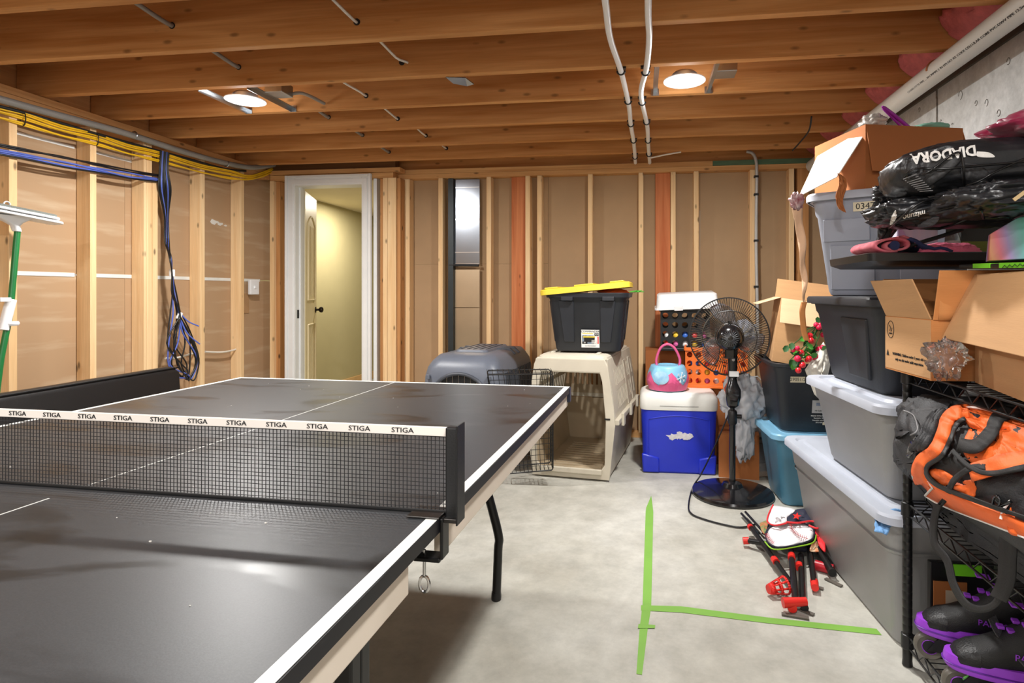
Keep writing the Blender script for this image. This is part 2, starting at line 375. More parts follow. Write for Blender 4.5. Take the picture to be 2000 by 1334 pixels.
box('jamb', dx1+cw+.002, dx1+cw+.03, YD+.02, YD+.1, 0, 2.085, WHITE, dr)
# leaf, swung into the hall
DOORW = M('door_cream', (232, 218, 180), .4, var=.03)
h0 = Vector((dx0+.002, YD+.135, 0)); h1 = Vector((-3.052, 5.06, 0)); dv = (h1-h0).normalized(); nv = Vector((dv.y, -dv.x, 0))
TD = Matrix.Translation(h0) @ Matrix((dv, -nv, Vector((0, 0, 1)))).transposed().to_4x4()
wl_ = (h1-h0).length
leaf = obj('door_leaf', B().box(0, wl_, 0, .035, .01, 2.02), DOORW, dr, T=TD, bev=.002)
def pframe(x0, x1, z0, z1, arch):
    top = [(x0+(x1-x0)*t, z1+arch*sin(pi*t)) for t in [i/10 for i in range(11)]]
    pts = [(x0, z0)]+top+[(x1, z0)]
    return [Vector((x, -.003, z)) for x, z in pts]
for z0, z1, ar in ((.2, .86, 0), (1.08, 1.76, .07)):
    pp = pframe(.1, wl_-.1, z0, z1, ar); obj('panel_moulding', B().tube(pp, .008, 6, closed=True), DOORW, leaf, T=TD)
    b = B()
    for k in range(4):
        x = .15+k*(wl_-.3)/3; b.box(x-.003, x+.003, -.004, 0, z0+.04, z1-.02)
    obj('panel_groove', b, DOORW, leaf, T=TD)
kb = B().lathe([(.028, 0), (.028, .006), (.01, .008), (.01, .03), (.022, .036), (.028, .05), (.024, .064), (.008, .07)], M_=Matrix.Rotation(pi/2, 4, 'X'))
obj('knob', kb, M('dark_bronze', (40, 32, 26), .3, metal=.8), leaf, T=TD @ Matrix.Translation((wl_-.06, 0, .985)), smooth=50)
# hall behind the door
HALLP = M('hall_paint', (192, 182, 142), .8, var=.02)
wh = box('wall_hall', -3.9, -3.55, 4.58, 9, 0, 2.17, HALLP, kind='structure')
box('wall_end', -3.9, 0, 8.9, 9, 0, 2.3, HALLP, kind='structure')
box('wall_side', -1.7, -1.6, 4.66, 9, 0, 2.17, HALLP, kind='structure')
box('ceiling_hall', -3.9, -1.6, 4.66, 9, 2.16, 2.2, M('hall_ceiling', (226, 214, 184), .8, var=.02), kind='structure')
box('baseboard_hall', -3.549, -3.535, 5, 8.9, 0, .1, M('base_wood', (226, 184, 128), .5), kind='structure', bev=.003)
# rest of the shell behind the camera
box('wall_behind', -4.0, 2.0, -3.1, -3, 0, 2.43, M('rear_wall', (206, 196, 178), .8), kind='structure')

# galvanised return-air panel between two studs
t = thing('metal_duct', 'tall galvanised sheet metal duct panel set between wall studs', 'duct', (bx(900), YB+.08, 0))
x0, x1 = bx(884), bx(926)+.03
zc = [2.09, 2.02, 1.755, 1.48, 1.385]
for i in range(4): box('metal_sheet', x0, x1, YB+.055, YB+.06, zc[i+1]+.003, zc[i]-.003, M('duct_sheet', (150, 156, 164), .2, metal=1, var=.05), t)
b = B()
for z in zc[1:]: b.box(x0, x1, YB+.05, YB+.056, z-.004, z+.004)
obj('seam_strip', b, CHROME, t)
zl = [1.34, 1.02, .55, .04]
for i in range(3): box('metal_sheet', x0, x1, YB+.055, YB+.06, zl[i+1]+.003, zl[i]-.003, M('duct_sheet_brown_reflection', (196, 176, 148), .3, metal=.85, var=.05), t, label='lower sheet with brown reflection in its color')  # brown reflection is put into the color of the lower sheets
obj('cross_rod', B().tube([(x0-.04, YB+.03, 1.165+.21), (x1, YB+.03, 1.165+.205)], .011, 10), BLACK, t, smooth=40)
box('side_channel', x0-.045, x0-.002, YB+.02, YB+.08, .04, 2.09, M('dark_channel', (52, 58, 60), .45, metal=.5), t)

# light switch
t = thing('light_switch', 'white light switch plate on left wall beside the last stud', 'light switch', (XL-.06, 4.22, 1.17))
p0 = atX(489, 543, XL-.04); p1 = atX(504, 573, XL-.04)
box('plate', XL-.062, XL-.036, p0.y, p1.y+.01, 1.13, 1.25, WPLAST, t, bev=.004)
ym = (p0.y+p1.y)/2; box('toggle', XL-.0365, XL-.026, ym-.008, ym+.008, 1.18, 1.2, WPLAST, t, bev=.002)

# ---- ceiling services
def run(name, label, cat, pts, r, m, group=None, n=8, k=6):
    P = smooth_path(pts, k); return obj(name, B().tube(P, r, n), m, smooth=60, label=label, cat=cat, group=group)
NM = M('cable_white', (222, 216, 204), .5); NMG = M('cable_gray', (140, 132, 122), .5)
jy = lambda k: 2.18+.4064*k
# white electrical cable through the joists
def thru(pxs, ks, z, m, r, name, label):
    pts = []
    for (px, py, px2, py2), k in zip(pxs, ks):
        a = atY(px2, py2, jy(k)-.001)      # hole position on the joist face
        s = Vector((a.x-.05, jy(k)-.3, a.z+.12))
        pts += [Vector((a.x-.035, jy(k)-.20, a.z+.035)), Vector((a.x-.008, jy(k)-.05, a.z+.004)), a+Vector((0, .03, 0))]
    o = run(name, label, 'cable', pts, r, m, k=5)
    b = B()
    for i in range(2, len(pts), 3):
        q = pts[i]; b.lathe([(.014, 0), (.014, .003)], (q.x, jy(ks[i//3])-.0005, q.z), 12, Matrix.Rotation(pi/2, 4, 'X'))
    obj('drilled_hole', b, BLACK, ce)
thru([(0, 0, 697, 43), (0, 0, 785, 122), (0, 0, 715, 187), (0, 0, 777, 232), (0, 0, 832, 265), (0, 0, 872, 290)], [0, 1, 2, 3, 4, 5], 2.2, NM, .006, 'electrical_cable', 'white electrical cable threaded through holes in the ceiling joists')
thru([(0, 0, 336, 50), (0, 0, 466, 131), (0, 0, 642, 229), (0, 0, 708, 264), (0, 0, 760, 297)], [0, 1, 3, 4, 5], 2.2, NMG, .010, 'electrical_cable', 'gray electrical cable passing through joists left of the white one')
# PEX pipes with clamps
def pex(label, pix):
    t = thing('water_pipe', label, 'pipe', atZ(pix[1][0], pix[1][1], 2.15), group=None)
    pts = [atZ(x, y, 2.148) for x, y in pix]; pts[0] = pts[1]+(pts[1]-pts[0]) *-1.0
    pts = [Vector((pts[0].x, pts[0].y-.9, 2.148))]+pts
    obj('pipe', B().tube(smooth_path(pts, 8), .0125, 12), WPLAST, t, smooth=60)
    for k in (0, 1, 2, 3, 4, 5):
        y = jy(k)+.019
        q = min(smooth_path(pts, 8), key=lambda p: abs(p.y-y))
        if k == 0: continue
        b = B().tube([(q.x+.017*cos(a), q.y, 2.152+.017*sin(a)) for a in [i*pi/8 for i in range(8, 17)]], .005, 6).box(q.x-.022, q.x+.022, y-.012, y+.012, 2.162, 2.169)
        obj('pipe_clamp', b, BLKPL, t)
    return t
pex('left of two white water pipes clamped under the joists', [(1182, 0), (1192, 75), (1213, 140), (1228, 205), (1232, 243), (1238, 280), (1241, 318)])
pex('right of two white water pipes clamped under the joists, nearer the bulb', [(1266, 0), (1268, 75), (1262, 135), (1252, 185), (1264, 245), (1266, 280), (1269, 318)])
run('electrical_cable', 'short white cable leading off from the end of the water pipes', 'cable', [atZ(1272, 308, 2.14), atZ(1300, 302, 2.15), atZ(1330, 297, 2.165)], .006, NM)
run('hanging_wire', 'thin black wire hanging below the far right joists', 'wire', [atY(1585, 228, 3.36), atY(1580, 255, 3.5), atY(1565, 275, 3.7), atY(1548, 294, 3.95)], .005, BLACK)
# recessed lights
for i, c in enumerate(CANS):
    t = thing('recessed_light', ['round ceiling light with steel hanger bars, left of the room', 'round ceiling light with steel hanger bars, right of the white pipes'][i], 'ceiling light', c)
    obj('housing', B().lathe([(.06, .0), (.06, .03), (.05, .04)], c, 28), GALV, t, smooth=40)
    pl_ = bpy.data.lights.new('lens_light', 'POINT'); pl_.energy = 2; pl_.shadow_soft_size = .05; po_ = bpy.data.objects.new('lens_light', pl_); C.objects.link(po_); po_.location = (c[0], c[1], c[2]-.065)
    obj('trim_ring', B().lathe([(.085, -.004), (.1, -.002), (.1, .002), (.085, .0)], c, 28, closed=True), WPLAST, t, smooth=40)
    obj('lens', B().lathe([(.005, -.009), (.05, -.008), (.084, -.001), (.084, .001)], c, 28), M('lens_glow', (255, 252, 246), .4, emit=22, var=0), t, smooth=40)
    for dx in (-.135, .135):
        b = B().box(c[0]+dx-.012, c[0]+dx+.012, jy(1)+.039, jy(2)-.001, c[2]+.02, c[2]+.024).box(c[0]+dx-.012, c[0]+dx-.01, jy(1)+.039, jy(2)-.001, c[2]+.0, c[2]+.02)
        obj('hanger_bar', b, GALV, t)
        obj('nail_plate', B().box(c[0]+dx-.02, c[0]+dx+.02, jy(2)-.006, jy(2)-.001, c[2]-.0, c[2]+.035), GALV, t)
    obj('junction_box', B().box(c[0]+.145, c[0]+.24, c[1]-.05, c[1]+.05, c[2]+.02, c[2]+.08), GALV, t, bev=.003)
run('conduit', 'gray flexible whip cable feeding the left ceiling light', 'conduit', [(CANS[0][0]+.21, CANS[0][1]+.05, 2.2), (CANS[0][0]+.28, 2.85, 2.215), (CANS[0][0]+.33, 2.98, 2.2)], .009, NMG)
obj('pipe_bracket', B().slab([(-.92, 2.61, 2.168), (-.83, 2.63, 2.168), (-.8, 2.67, 2.15), (-.84, 2.69, 2.15), (-.9, 2.66, 2.155)], .006), GALV, label='small crumpled metal plate hanging between the joists', cat='bracket')

# PVC drain pipe along the right wall
t = thing('drain_pipe', 'large white plastic drain pipe running along top of concrete wall', 'pipe', (1.27, 2.5, 2.105))
PX, PZ, PR = 1.272, 2.108, .045
PVC = M('pvc_white', (214, 214, 208), .35, var=.03, vs=3)
obj('pipe', B().tube([(PX, -2.9, PZ+.02), (PX, 2.9, PZ), (PX, 4.5, PZ-.01)], PR, 28), PVC, t, smooth=50)
for y in (2.66, 4.05): obj('strap', B().tube([(PX+.047*cos(a), y, PZ+.047*sin(a)) for a in [i*pi/12 for i in range(0, 13)]], .005, 5), M('copper', (190, 130, 90), .4, metal=.7), t)
nrm = Vector((-.8, 0, -.6)); upv = Vector((-.6, 0, .8))
def ptext(s, y, size, off=0): text('pipe_print', s, size, Vector((PX, y, PZ+.002))+nrm*(PR+.0008), (0, -1, 0), upv, INK, t, cx=False, squash=1.6)
ptext('CHARLOTTE PIPE ... WC90PIPE 2 IN EPS NO X5 COEX CELLULAR CORE PVC-DWV PIPE 12.5mm ASTM', 2.86, .0125)
ptext('2 0 0 0', 3.55, .011)
# pink insulation between joists at the right end
INS = M('pink_insulation', (206, 112, 112), .95, var=.25, vs=14, bump=.6, bs=40)
for k in range(-1, 6):
    y0, y1 = jy(k)+.045, jy(k+1)-.006 if k < 5 else 4.59
    b = B(); cx_, cz_ = 1.40, 2.30
    def fn(u, v, y0=y0, y1=y1, k=k):
        y = y0+(y1-y0)*u; a = v*pi; bul = .05*noise.noise(Vector((u*5, v*5, k*3.1)))+.025*noise.noise(Vector((u*14, v*14, k)))
        return (1.40-.5*(.27+bul)*sin(a)**.6-.02, y, 2.175+.225*v+bul*.3)
    b.grid(fn, 24, 20)
    b.add([fn(0, v/10) for v in range(11)]+[(1.6, y0, 2.4), (1.6, y0, 2.175)], [tuple(range(13))])
    obj('insulation_batt', b, INS, smooth=180, label='pink insulation batt above the drain pipe, '+('nearest to the camera', 'second from the camera', 'third from the camera', 'fourth from the camera', 'third from the back wall', 'second from the back wall', 'nearest to the back wall')[k+1], cat='insulation', group='pink insulation batts between the joists')

# ---- left wall cables
GREYH = M('gray_conduit', (138, 136, 132), .5, var=.1, bump=.2, bs=120)
pts = [atX(x, y, XL+.035) for x, y in ((0, 194), (80, 216), (170, 240), (250, 262), (350, 294), (430, 316), (490, 327), (535, 322))]
pts = [pts[0]+(pts[0]-pts[1])*4, ]+pts
t = thing('gray_conduit', 'thick gray conduit running along the top of left wall', 'conduit', pts[3])
obj('tube', B().tube(smooth_path(pts, 5), .019, 12), GREYH, t, smooth=60)
for px, py in ((262, 264), (442, 320)):
    q = atX(px, py, XL+.035); obj('pipe_strap', B().tube([q+Vector((.021*cos(a), 0, .021*sin(a))) for a in [i*pi/8 for i in range(17)]], .004, 5), GALV, t)
run('black_cable', 'single black cable just below the gray conduit', 'cable', [pts[0]+Vector((-.02, 0, -.04))]+[atX(x, y, XL+.012) for x, y in ((0, 208), (90, 232), (190, 262), (270, 284), (370, 311), (440, 330), (480, 334))], .008, BLACK)
YC = M('yellow_cable', (238, 190, 30), .4)
t = thing('yellow_cable_bundle', 'bundle of yellow cables stapled along top of left wall studs', 'cable bundle', atX(190, 272, XL+.02))
for i in range(6):
    o_ = (-.032, -.022, -.002, .008, .022, .032)[i]
    pix = ((-60, 203), (0, 218), (45, 232), (120, 254), (188, 272), (250, 290), (310, 306), (390, 327), (450, 341), (485, 345), (515, 340), (540, 326))
    sag = random.uniform(-2, 6)
    pp = [atX(x, y+(sag if j % 2 else 0), XL+.008+.006*(i % 2))+Vector((0, 0, o_*(1 if j < 9 else .6))) for j, (x, y) in enumerate(pix)]
    obj('cable', B().tube(smooth_path(pp, 4), .0052, 8), YC, t, smooth=60)
for px, py in ((45, 232), (188, 272), (310, 306)):
    q = atX(px, py, XL+.01); obj('cable_staple', B().tube([q+Vector((.016*cos(a), 0, .036*sin(a))) for a in [i*pi/8 for i in range(17)]], .0025, 5), BLACK, t)
CB, CK = M('blue_cable', (84, 104, 190), .4), M('black_cable', (20, 20, 22), .4)
t = thing('blue_black_cables', 'blue and black cables strung across the left studs below yellow ones', 'cable bundle', atX(190, 330, XL+.01))
for i in range(6):
    o_ = (.022, .03, -.004, .004, -.012, -.018)[i]; m = (CK, CK, CB, CB, CB, CK)[i]
    pix = ((-60, 284), (0, 294), (48, 303), (120, 317), (190, 330), (250, 341), (290, 347), (314, 349), (320, 340), (322, 310))
    pp = [atX(x, y, XL+.006+.006*(i % 3))+Vector((0, .004*i, o_*(1-.35*max(0, (j-5)/4))+.01*random.uniform(-1, 1)*(j in (3, 5)))) for j, (x, y) in enumerate(pix)]
    obj('cable', B().tube(smooth_path(pp, 5), .0052, 8), m, t, smooth=60)
# vertical drop and the hanging coil
t = thing('hanging_cable_coil', 'blue and black cables dropping and hanging in loose loops by the short stud', 'cable bundle', atX(345, 600, XL+.05))
random.seed(11)
for i in range(9):
    m = CB if i in (2, 6) else CK; dy = (i-4)*.008
    a = [atX(x, y, XL+.02+.004*(i % 3))+Vector((0, dy, 0)) for x, y in ((322, 296), (320, 330), (318+i, 370))]
    a += [atX(x, y, XL-.03)+Vector((0, dy*.5, 0)) for x, y in ((325, 420), (326, 470))]
    r1, r2, r3 = (random.uniform(-1, 1) for _ in range(3))
    low = random.uniform(722, 752)
    a += [atX(x, y, XL+.03+.01*(i % 4)) for x, y in ((333+2*r1, 505), (336, 533), (340+5*r1, 575), (344+12*r2, 620+8*r1), (342+20*r1, 670), (348+20*r3, 712), (355+18*r2, low), (372+10*r1, 738), (380+9*r2, 700), (368+14*r3, 650), (352+5*r1, 618))][: (11 if i % 3 else 8)]
    obj('cable', B().tube(smooth_path(a, 5), .0046, 7), m, t, smooth=60)
for x0, y0, x1, y1, x2, y2 in ((352, 612, 368, 628, 388, 637), (350, 616, 365, 650, 390, 672)):
    obj('cable', B().tube(smooth_path([atX(x0, y0, XL+.05), atX(x1, y1, XL+.07), atX(x2, y2, XL+.09)], 5), .0045, 7), CB, t, smooth=60)
for px, py, an in ((336, 533, 0), (350, 617, -.35)):
    q = atX(px, py, XL+.045); obj('cable_label', B().lathe([(.017, -.022), (.017, .022)], (0, 0, 0), 12, Matrix.Rotation(an, 4, 'X')), WPLAST, t, T=Matrix.Translation(q))
pp = [atX(x, y, XL-.045) for x, y in ((323, 700), (345, 699), (370, 692), (392, 687))]; run('electrical_cable', 'white cable end leaving the left wall stud behind the hanging coil', 'cable', pp, .007, NM)
pp = [atX(x, y, XL-.045) for x, y in ((400, 687), (430, 688), (455, 684), (474, 676))]; run('electrical_cable', 'white cable sagging between the last two left wall studs', 'cable', pp, .007, NM)
# conduit on back wall at right
t = thing('flexible_conduit', 'gray flexible conduit bending down the back wall stud behind the fan', 'conduit', atY(1477, 400, YB-.015))
pp = [atY(x, y, YB-.02) for x, y in ((1458, 296), (1469, 299), (1476, 312), (1478, 340), (1477, 420), (1477, 500), (1479, 600), (1480, 690))]
obj('tube', B().tube(smooth_path(pp, 5), .012, 10), M('conduit_gray', (186, 184, 180), .5, metal=.2), t, smooth=60)
for y in (345, 380, 470, 560): q = atY(1477, y, YB-.02); obj('strap', B().box(q.x-.016, q.x+.016, YB-.034, YB-.0005, q.z-.008, q.z+.008), BLACK, t)
# ================================================================== TABLE
TP = -.0382; TXY = (-1.8696, 1.0269)
tt = thing('table_tennis_table', 'black table tennis table with white edge lines filling the left foreground', 'table', (TXY[0], TXY[1], 0), TP)
def table_mat():
    m = mat('table_black', (44, 47, 52), .36, var=.1, vs=3, spec=.5)
    N, L = m.node_tree.nodes, m.node_tree.links; p = N['Principled BSDF']
    tc = N.new('ShaderNodeTexCoord'); mp = N.new('ShaderNodeMapping'); mp.inputs['Rotation'].default_value = (0, 0, .6); mp.inputs['Scale'].default_value = (1.2, 3.4, 1)
    L.new(tc.outputs['Object'], mp.inputs[0])
    n = N.new('ShaderNodeTexNoise'); n.inputs['Scale'].default_value = 1.5; n.inputs['Detail'].default_value = 5; n.inputs['Distortion'].default_value = 1.2; L.new(mp.outputs[0], n.inputs['Vector'])
    r = N.new('ShaderNodeValToRGB'); r.color_ramp.elements[0].position = .38; r.color_ramp.elements[1].position = .47; L.new(n.outputs[0], r.inputs[0])
    f = N.new('ShaderNodeTexNoise'); f.inputs['Scale'].default_value = 420; f.inputs['Detail'].default_value = 2; L.new(tc.outputs['Object'], f.inputs['Vector'])
    fr = N.new('ShaderNodeMapRange'); fr.inputs[1].default_value = .35; fr.inputs[2].default_value = .7; fr.inputs[3].default_value = .7; fr.inputs[4].default_value = 1.05; L.new(f.outputs[0], fr.inputs[0])
    mu = N.new('ShaderNodeMath'); mu.operation = 'MULTIPLY'; L.new(r.outputs[0], mu.inputs[0]); L.new(fr.outputs[0], mu.inputs[1])
    mx = N.new('ShaderNodeMix'); mx.data_type = 'RGBA'; mx.inputs[6].default_value = (*lin((32, 34, 36)), 1); mx.inputs[7].default_value = (*lin((60, 62, 65)), 1)
    L.new(mu.outputs[0], mx.inputs[0]); L.new(mx.outputs[2], p.inputs['Base Color'])
    rm = N.new('ShaderNodeMapRange'); rm.inputs[3].default_value = .34; rm.inputs[4].default_value = .42; L.new(r.outputs[0], rm.inputs[0]); L.new(rm.outputs[0], p.inputs['Roughness'])
    bp = N.new('ShaderNodeBump'); bp.inputs['Strength'].default_value = .05; bp.inputs['Distance'].default_value = .001; L.new(f.outputs[0], bp.inputs['Height']); L.new(bp.outputs[0], p.inputs['Normal'])
    return m
TM = table_mat(); LW = M('table_white', (232, 234, 230), .45, var=.03); APR = M('apron_cream', (226, 214, 198), .5, var=.03)
EDGEB = M('table_edge', (13, 14, 20), .5)
W_, HL = 1.525, 1.37
for y0, y1 in ((.004, HL), (-HL, -.004)):
    obj('tabletop', B().box(0, W_, y0, y1, .738, .76), [TM], tt, local=True)
    l = obj('edge_line', B().box(0, .02, y0, y1, .7601, .7608), LW, tt, local=True)
    obj('edge_line', B().box(W_-.02, W_+.0005, y0, y1, .7601, .7608), LW, tt, local=True)
    ye = (y1-.02, y1+.0005) if y0 > 0 else (y0-.0005, y0+.02)
    obj('end_line', B().box(.02, W_-.02, *ye, .7601, .7608), LW, tt, local=True)
    a, c_ = (y0+.06, y1-.015) if y0 < 0 else (.02, y1-.015)
    obj('center_line', B().box(W_/2-.0017, W_/2+.0017, a if y0 > 0 else y0+.02, c_ if y0 > 0 else -.055, .7601, .7606), LW, tt, local=True)
    obj('edge_band', B().box(W_+.0006, W_+.003, y0, y1, .737, .7598), EDGEB, tt, local=True)
    obj('edge_band', B().box(-.003, -.0006, y0, y1, .737, .7598), EDGEB, tt, local=True)
    b0, b1 = (.02, HL-.012) if y0 > 0 else (-HL+.01, -.125)
    for x0 in (.006, W_-.026): obj('apron_rail', B().box(x0, x0+.02, b0, b1, .683, .7365), APR, tt, local=True, bev=.002)
    obj('apron_rail', B().box(.03, W_-.03, *((HL-.03, HL-.012) if y0 > 0 else (-HL+.012, -HL+.03)), .683, .7365), APR, tt, local=True, bev=.002)
for sx in (0, W_):
    obj('corner_cap', B().box(sx-.006, sx+.006, HL-.03, HL+.006, .70, .758), M('corner_dark', (30, 38, 62), .45), tt, local=True, bev=.003)
# hand and sleeve smears wiped into the dust are in the table material; a few crumbs lie on it
b = B()
for k in range(40):
    x, y = random.uniform(.2, 1.5), random.uniform(-.7, 1.3); r_ = random.uniform(.0008, .002); b.box(x, x+r_*2, y, y+r_, .7602, .7602+r_)
obj('dust_crumb', b, SPLAT, tt, local=True, kind='stuff')
LEGM = M('table_leg_black', (14, 15, 16), .4)
TTi = WM[tt].inverted()
foot = TTi @ Vector((-.538, 2.085, 0)); bend = TTi @ atY(973, 1042, 2.085); topp = TTi @ atY(948, 945, 2.085)
for mx_ in (0, 1):
    f = lambda p: Vector((W_-p.x, p.y, p.z)) if mx_ else Vector(p)
    pts = [foot+Vector((0, 0, .004)), bend-Vector((0, 0, .06)), bend, topp+Vector((-.0, 0, 0)), topp+(topp-bend)*((.72-topp.z)/(topp-bend).z)]
    L_ = obj('leg', B().tube(smooth_path([f(p) for p in pts], 5), .0165, 14), LEGM, tt, local=True, smooth=50)
    obj('leg_foot', B().lathe([(.018, .0), (.019, .012), (.0175, .03)], f(foot), 14), BLKPL, L_, T=WM[tt], smooth=40)
    yb_ = topp.y; 
obj('leg_brace', B().tube([(W_-topp.x-.05, topp.y, .70), (topp.x+.0, topp.y, .70)], .014, 10), LEGM, tt, local=True, smooth=50)
for px_, Yq in ((679, .80), (698, .83)):
    q = TTi @ atY(px_, 1300, Yq); obj('center_leg', B().box(q.x-.014, q.x+.014, q.y-.014, q.y+.014, .001, .735), LEGM, tt, local=True, bev=.004)
obj('center_leg', B().box(.28, .31, -.22, -.19, .001, .735), LEGM, tt, local=True, bev=.004)
for x in (.45, 1.05): obj('under_rail', B().box(x-.015, x+.015, -1.3, 1.3, .70, .736), LEGM, tt, local=True)

# net
nt = thing('table_tennis_net', 'black mesh net with white printed top tape clamped across the table', 'net', (TXY[0], TXY[1], .76), TP)
def NT(x, y, z): return (x, y, z)
TL = WM[tt]
x0n, x1n = -.012, W_+.008
b = B(); n = 205; th = .0006
for i in range(n):
    x = x0n+(x1n-x0n)*i/(n-1); ph = .0012*sin(i*.7)
    b.box(x-th, x+th, -.0004, .0004, .766, .898)
for j in range(18):
    z = .7695+j*.0074
    # gently wavy horizontal cords
    pts = [Vector((x0n+(x1n-x0n)*k/60, 0, z+.0012*noise.noise(Vector((k*.25, j*.8, 0))))) for k in range(61)]
    b.tube(pts, .0007, 3)
obj('net_mesh', b, M('net_black', (22, 23, 26), .8), nt, kind='stuff', T=TL)
tp_ = obj('top_tape', B().box(x0n, x1n, -.003, .003, .8965, .9125), M('tape_white', (238, 232, 224), .7, var=.03), nt, T=TL, bev=.001)
obj('bottom_cord', B().box(x0n, x1n, -.003, .003, .7615, .7665), BLACK, nt, T=TL, bev=.001)
for k in range(19): text('tape_print', 'STIGA', .0125, (W_-.075-.083*k, -.0034, .9045), (1, 0, 0), (0, 0, 1), INK, tp_, space=TL, squash=1.25)
for s_, xx in ((1, W_), (-1, 0)):
    p = lambda a: xx+s_*a
    obj('post', B().box(*sorted((p(.008), p(.034))), -.012, .008, .752, .915), BLKPL, nt, T=TL, bev=.003)
    obj('post_flange', B().box(*sorted((p(.034), p(.037))), -.03, .008, .752, .922), BLKPL, nt, T=TL, bev=.001)
    b = B().box(*sorted((p(-.055), p(.004))), -.03, .02, .7612, .7645)
    b.box(*sorted((p(-.0), p(.034))), -.02, -.005, .752, .7595)
    obj('clamp_plate', b, M('dark_gunmetal', (86, 84, 82), .3, metal=.9), nt, T=TL, bev=.001)
    cl = obj('clamp', B().box(*sorted((p(.003), p(.009))), -.025, .005, .69, .761).box(*sorted((p(-.045), p(.003))), -.025, .005, .684, .692), STEELB, nt, T=TL, bev=.002)
    q = Vector((p(-.03), -.012, 0)); pts = [q+Vector((0, 0, .70)), q+Vector((0, 0, .655))]
    obj('clamp_screw', B().tube(pts, .003, 8).tube([q+Vector((.009*sin(a), 0, .640+.014*cos(a))) for a in [i*2*pi/14 for i in range(14)]], .0028, 7, closed=True), CHROME, cl, T=TL, smooth=50)

# padded black panel behind the table
t = thing('padded_panel', 'long black vinyl panel standing along the far left side of the table', 'panel', (-2.5, 1.8, 0))
VIN = M('black_vinyl', (15, 15, 17), .4, var=.1, bump=.08, bs=25)
e0 = atX(330, 716, -2.5); 
b = B()
for k in range(31):
    v = k/30; y = e0.y-2.3*(1-v)
    z1 = e0.z+.004*noise.noise(Vector((v*9, 0, 0)))
    ring = [(-2.50, y, .03), (-2.44, y+.05, .03), (-2.455, y+.02, z1-.03), (-2.47, y, z1-.006), (-2.485, y, z1), (-2.505, y, z1), (-2.52, y, z1-.008), (-2.53, y, z1-.03), (-2.52, y, .03)]
    b.rings([[Vector(p) for p in ring]]) if False else None
    b.v += [Vector(p) for p in ring]
n = 9
for k in range(30):
    for i in range(n): j = (i+1) % n; b.f.append((k*n+i, k*n+j, (k+1)*n+j, (k+1)*n+i)); b.m.append(0)
b.f += [tuple(range(n))[::-1], tuple(30*n+i for i in range(n))]; b.m += [0, 0]
obj('padding', b, VIN, t, smooth=50, bev=.004)
obj('top_piping', B().tube([(-2.466, e0.y-2.3, e0.z-.006), (-2.466, e0.y, e0.z-.006), (-2.44, e0.y+.03, .2)], .004, 6), BLKPL, t, smooth=50)

# mop on the left wall
t = thing('flat_mop', 'green handled white flat mop hanging head up on left wall', 'mop', atX(20, 600, -2.99))
XM = -2.96
P_ = lambda x, y, d=0: atX(x, y, XM+d)
b = B().tube([P_(34, 452), P_(20, 610), P_(2, 700), P_(-40, 1020)], .0125, 14)
obj('handle', b, M('green_handle', (30, 120, 62), .35), t, smooth=50)
c = P_(30, 425)
hd = B()
dirv = Vector((.25, .97, -.02)).normalized(); side = Vector((.97, -.25, 0)); up_ = Vector((0, 0, 1))
def plate(c, hl, hw, th_, z):
    rs = []
    for zz in (z, z+th_):
        rs.append([c+dirv*p.x+side*p.y+up_*(zz-p.x*.10) for p in rr(hl*2, hw*2, .03, 0, 5)])
    return rs
TC = Matrix()
hc = P_(18, 425)
for z, hl, m_ in ((.0, .2, WPLAST), (.018, .185, WPLAST)):
    obj('mop_plate', B().rings(plate(hc, hl, .055, .012, z+.01)), m_, t, smooth=40, bev=.003)
obj('mop_pad', B().rings(plate(hc, .175, .05, .01, .041)), M('pad_gray', (120, 124, 118), .9, bump=.3, bs=200), t, smooth=40)
nk = P_(33, 452)
rs = []
for k, (zt_, a, c2) in enumerate(((-.062, .017, .017), (-.035, .018, .018), (-.02, .035, .022), (.0, .07, .03), (.008, .085, .036))):
    cc = nk.lerp(hc, k/4); cc.z = hc.z+zt_+.0
    rs.append([cc+dirv*p.x+side*p.y for p in rr(a*2, c2*2, .016, 0, 4)])
obj('mop_socket', B().rings(rs), WPLAST, t, smooth=40)
obj('hang_loop', B().tube([hc+Vector((0, -.01+.014*cos(a), .06+.014*sin(a))) for a in [i*pi/8 for i in range(9)]], .0035, 6), WPLAST, t, smooth=60)
cl = P_(12, 612)
obj('handle_clip', B().tube([P_(22, 585), P_(6, 645)], .021, 12).lathe([(.03, -.01), (.034, 0), (.03, .01)], P_(20, 632), 14).box(*sorted((P_(-4, 590).x-.01, P_(-4, 590).x+.03)), P_(-10, 590).y, P_(12, 590).y, 1.105, 1.125), WPLAST, t, smooth=40, bev=.002)

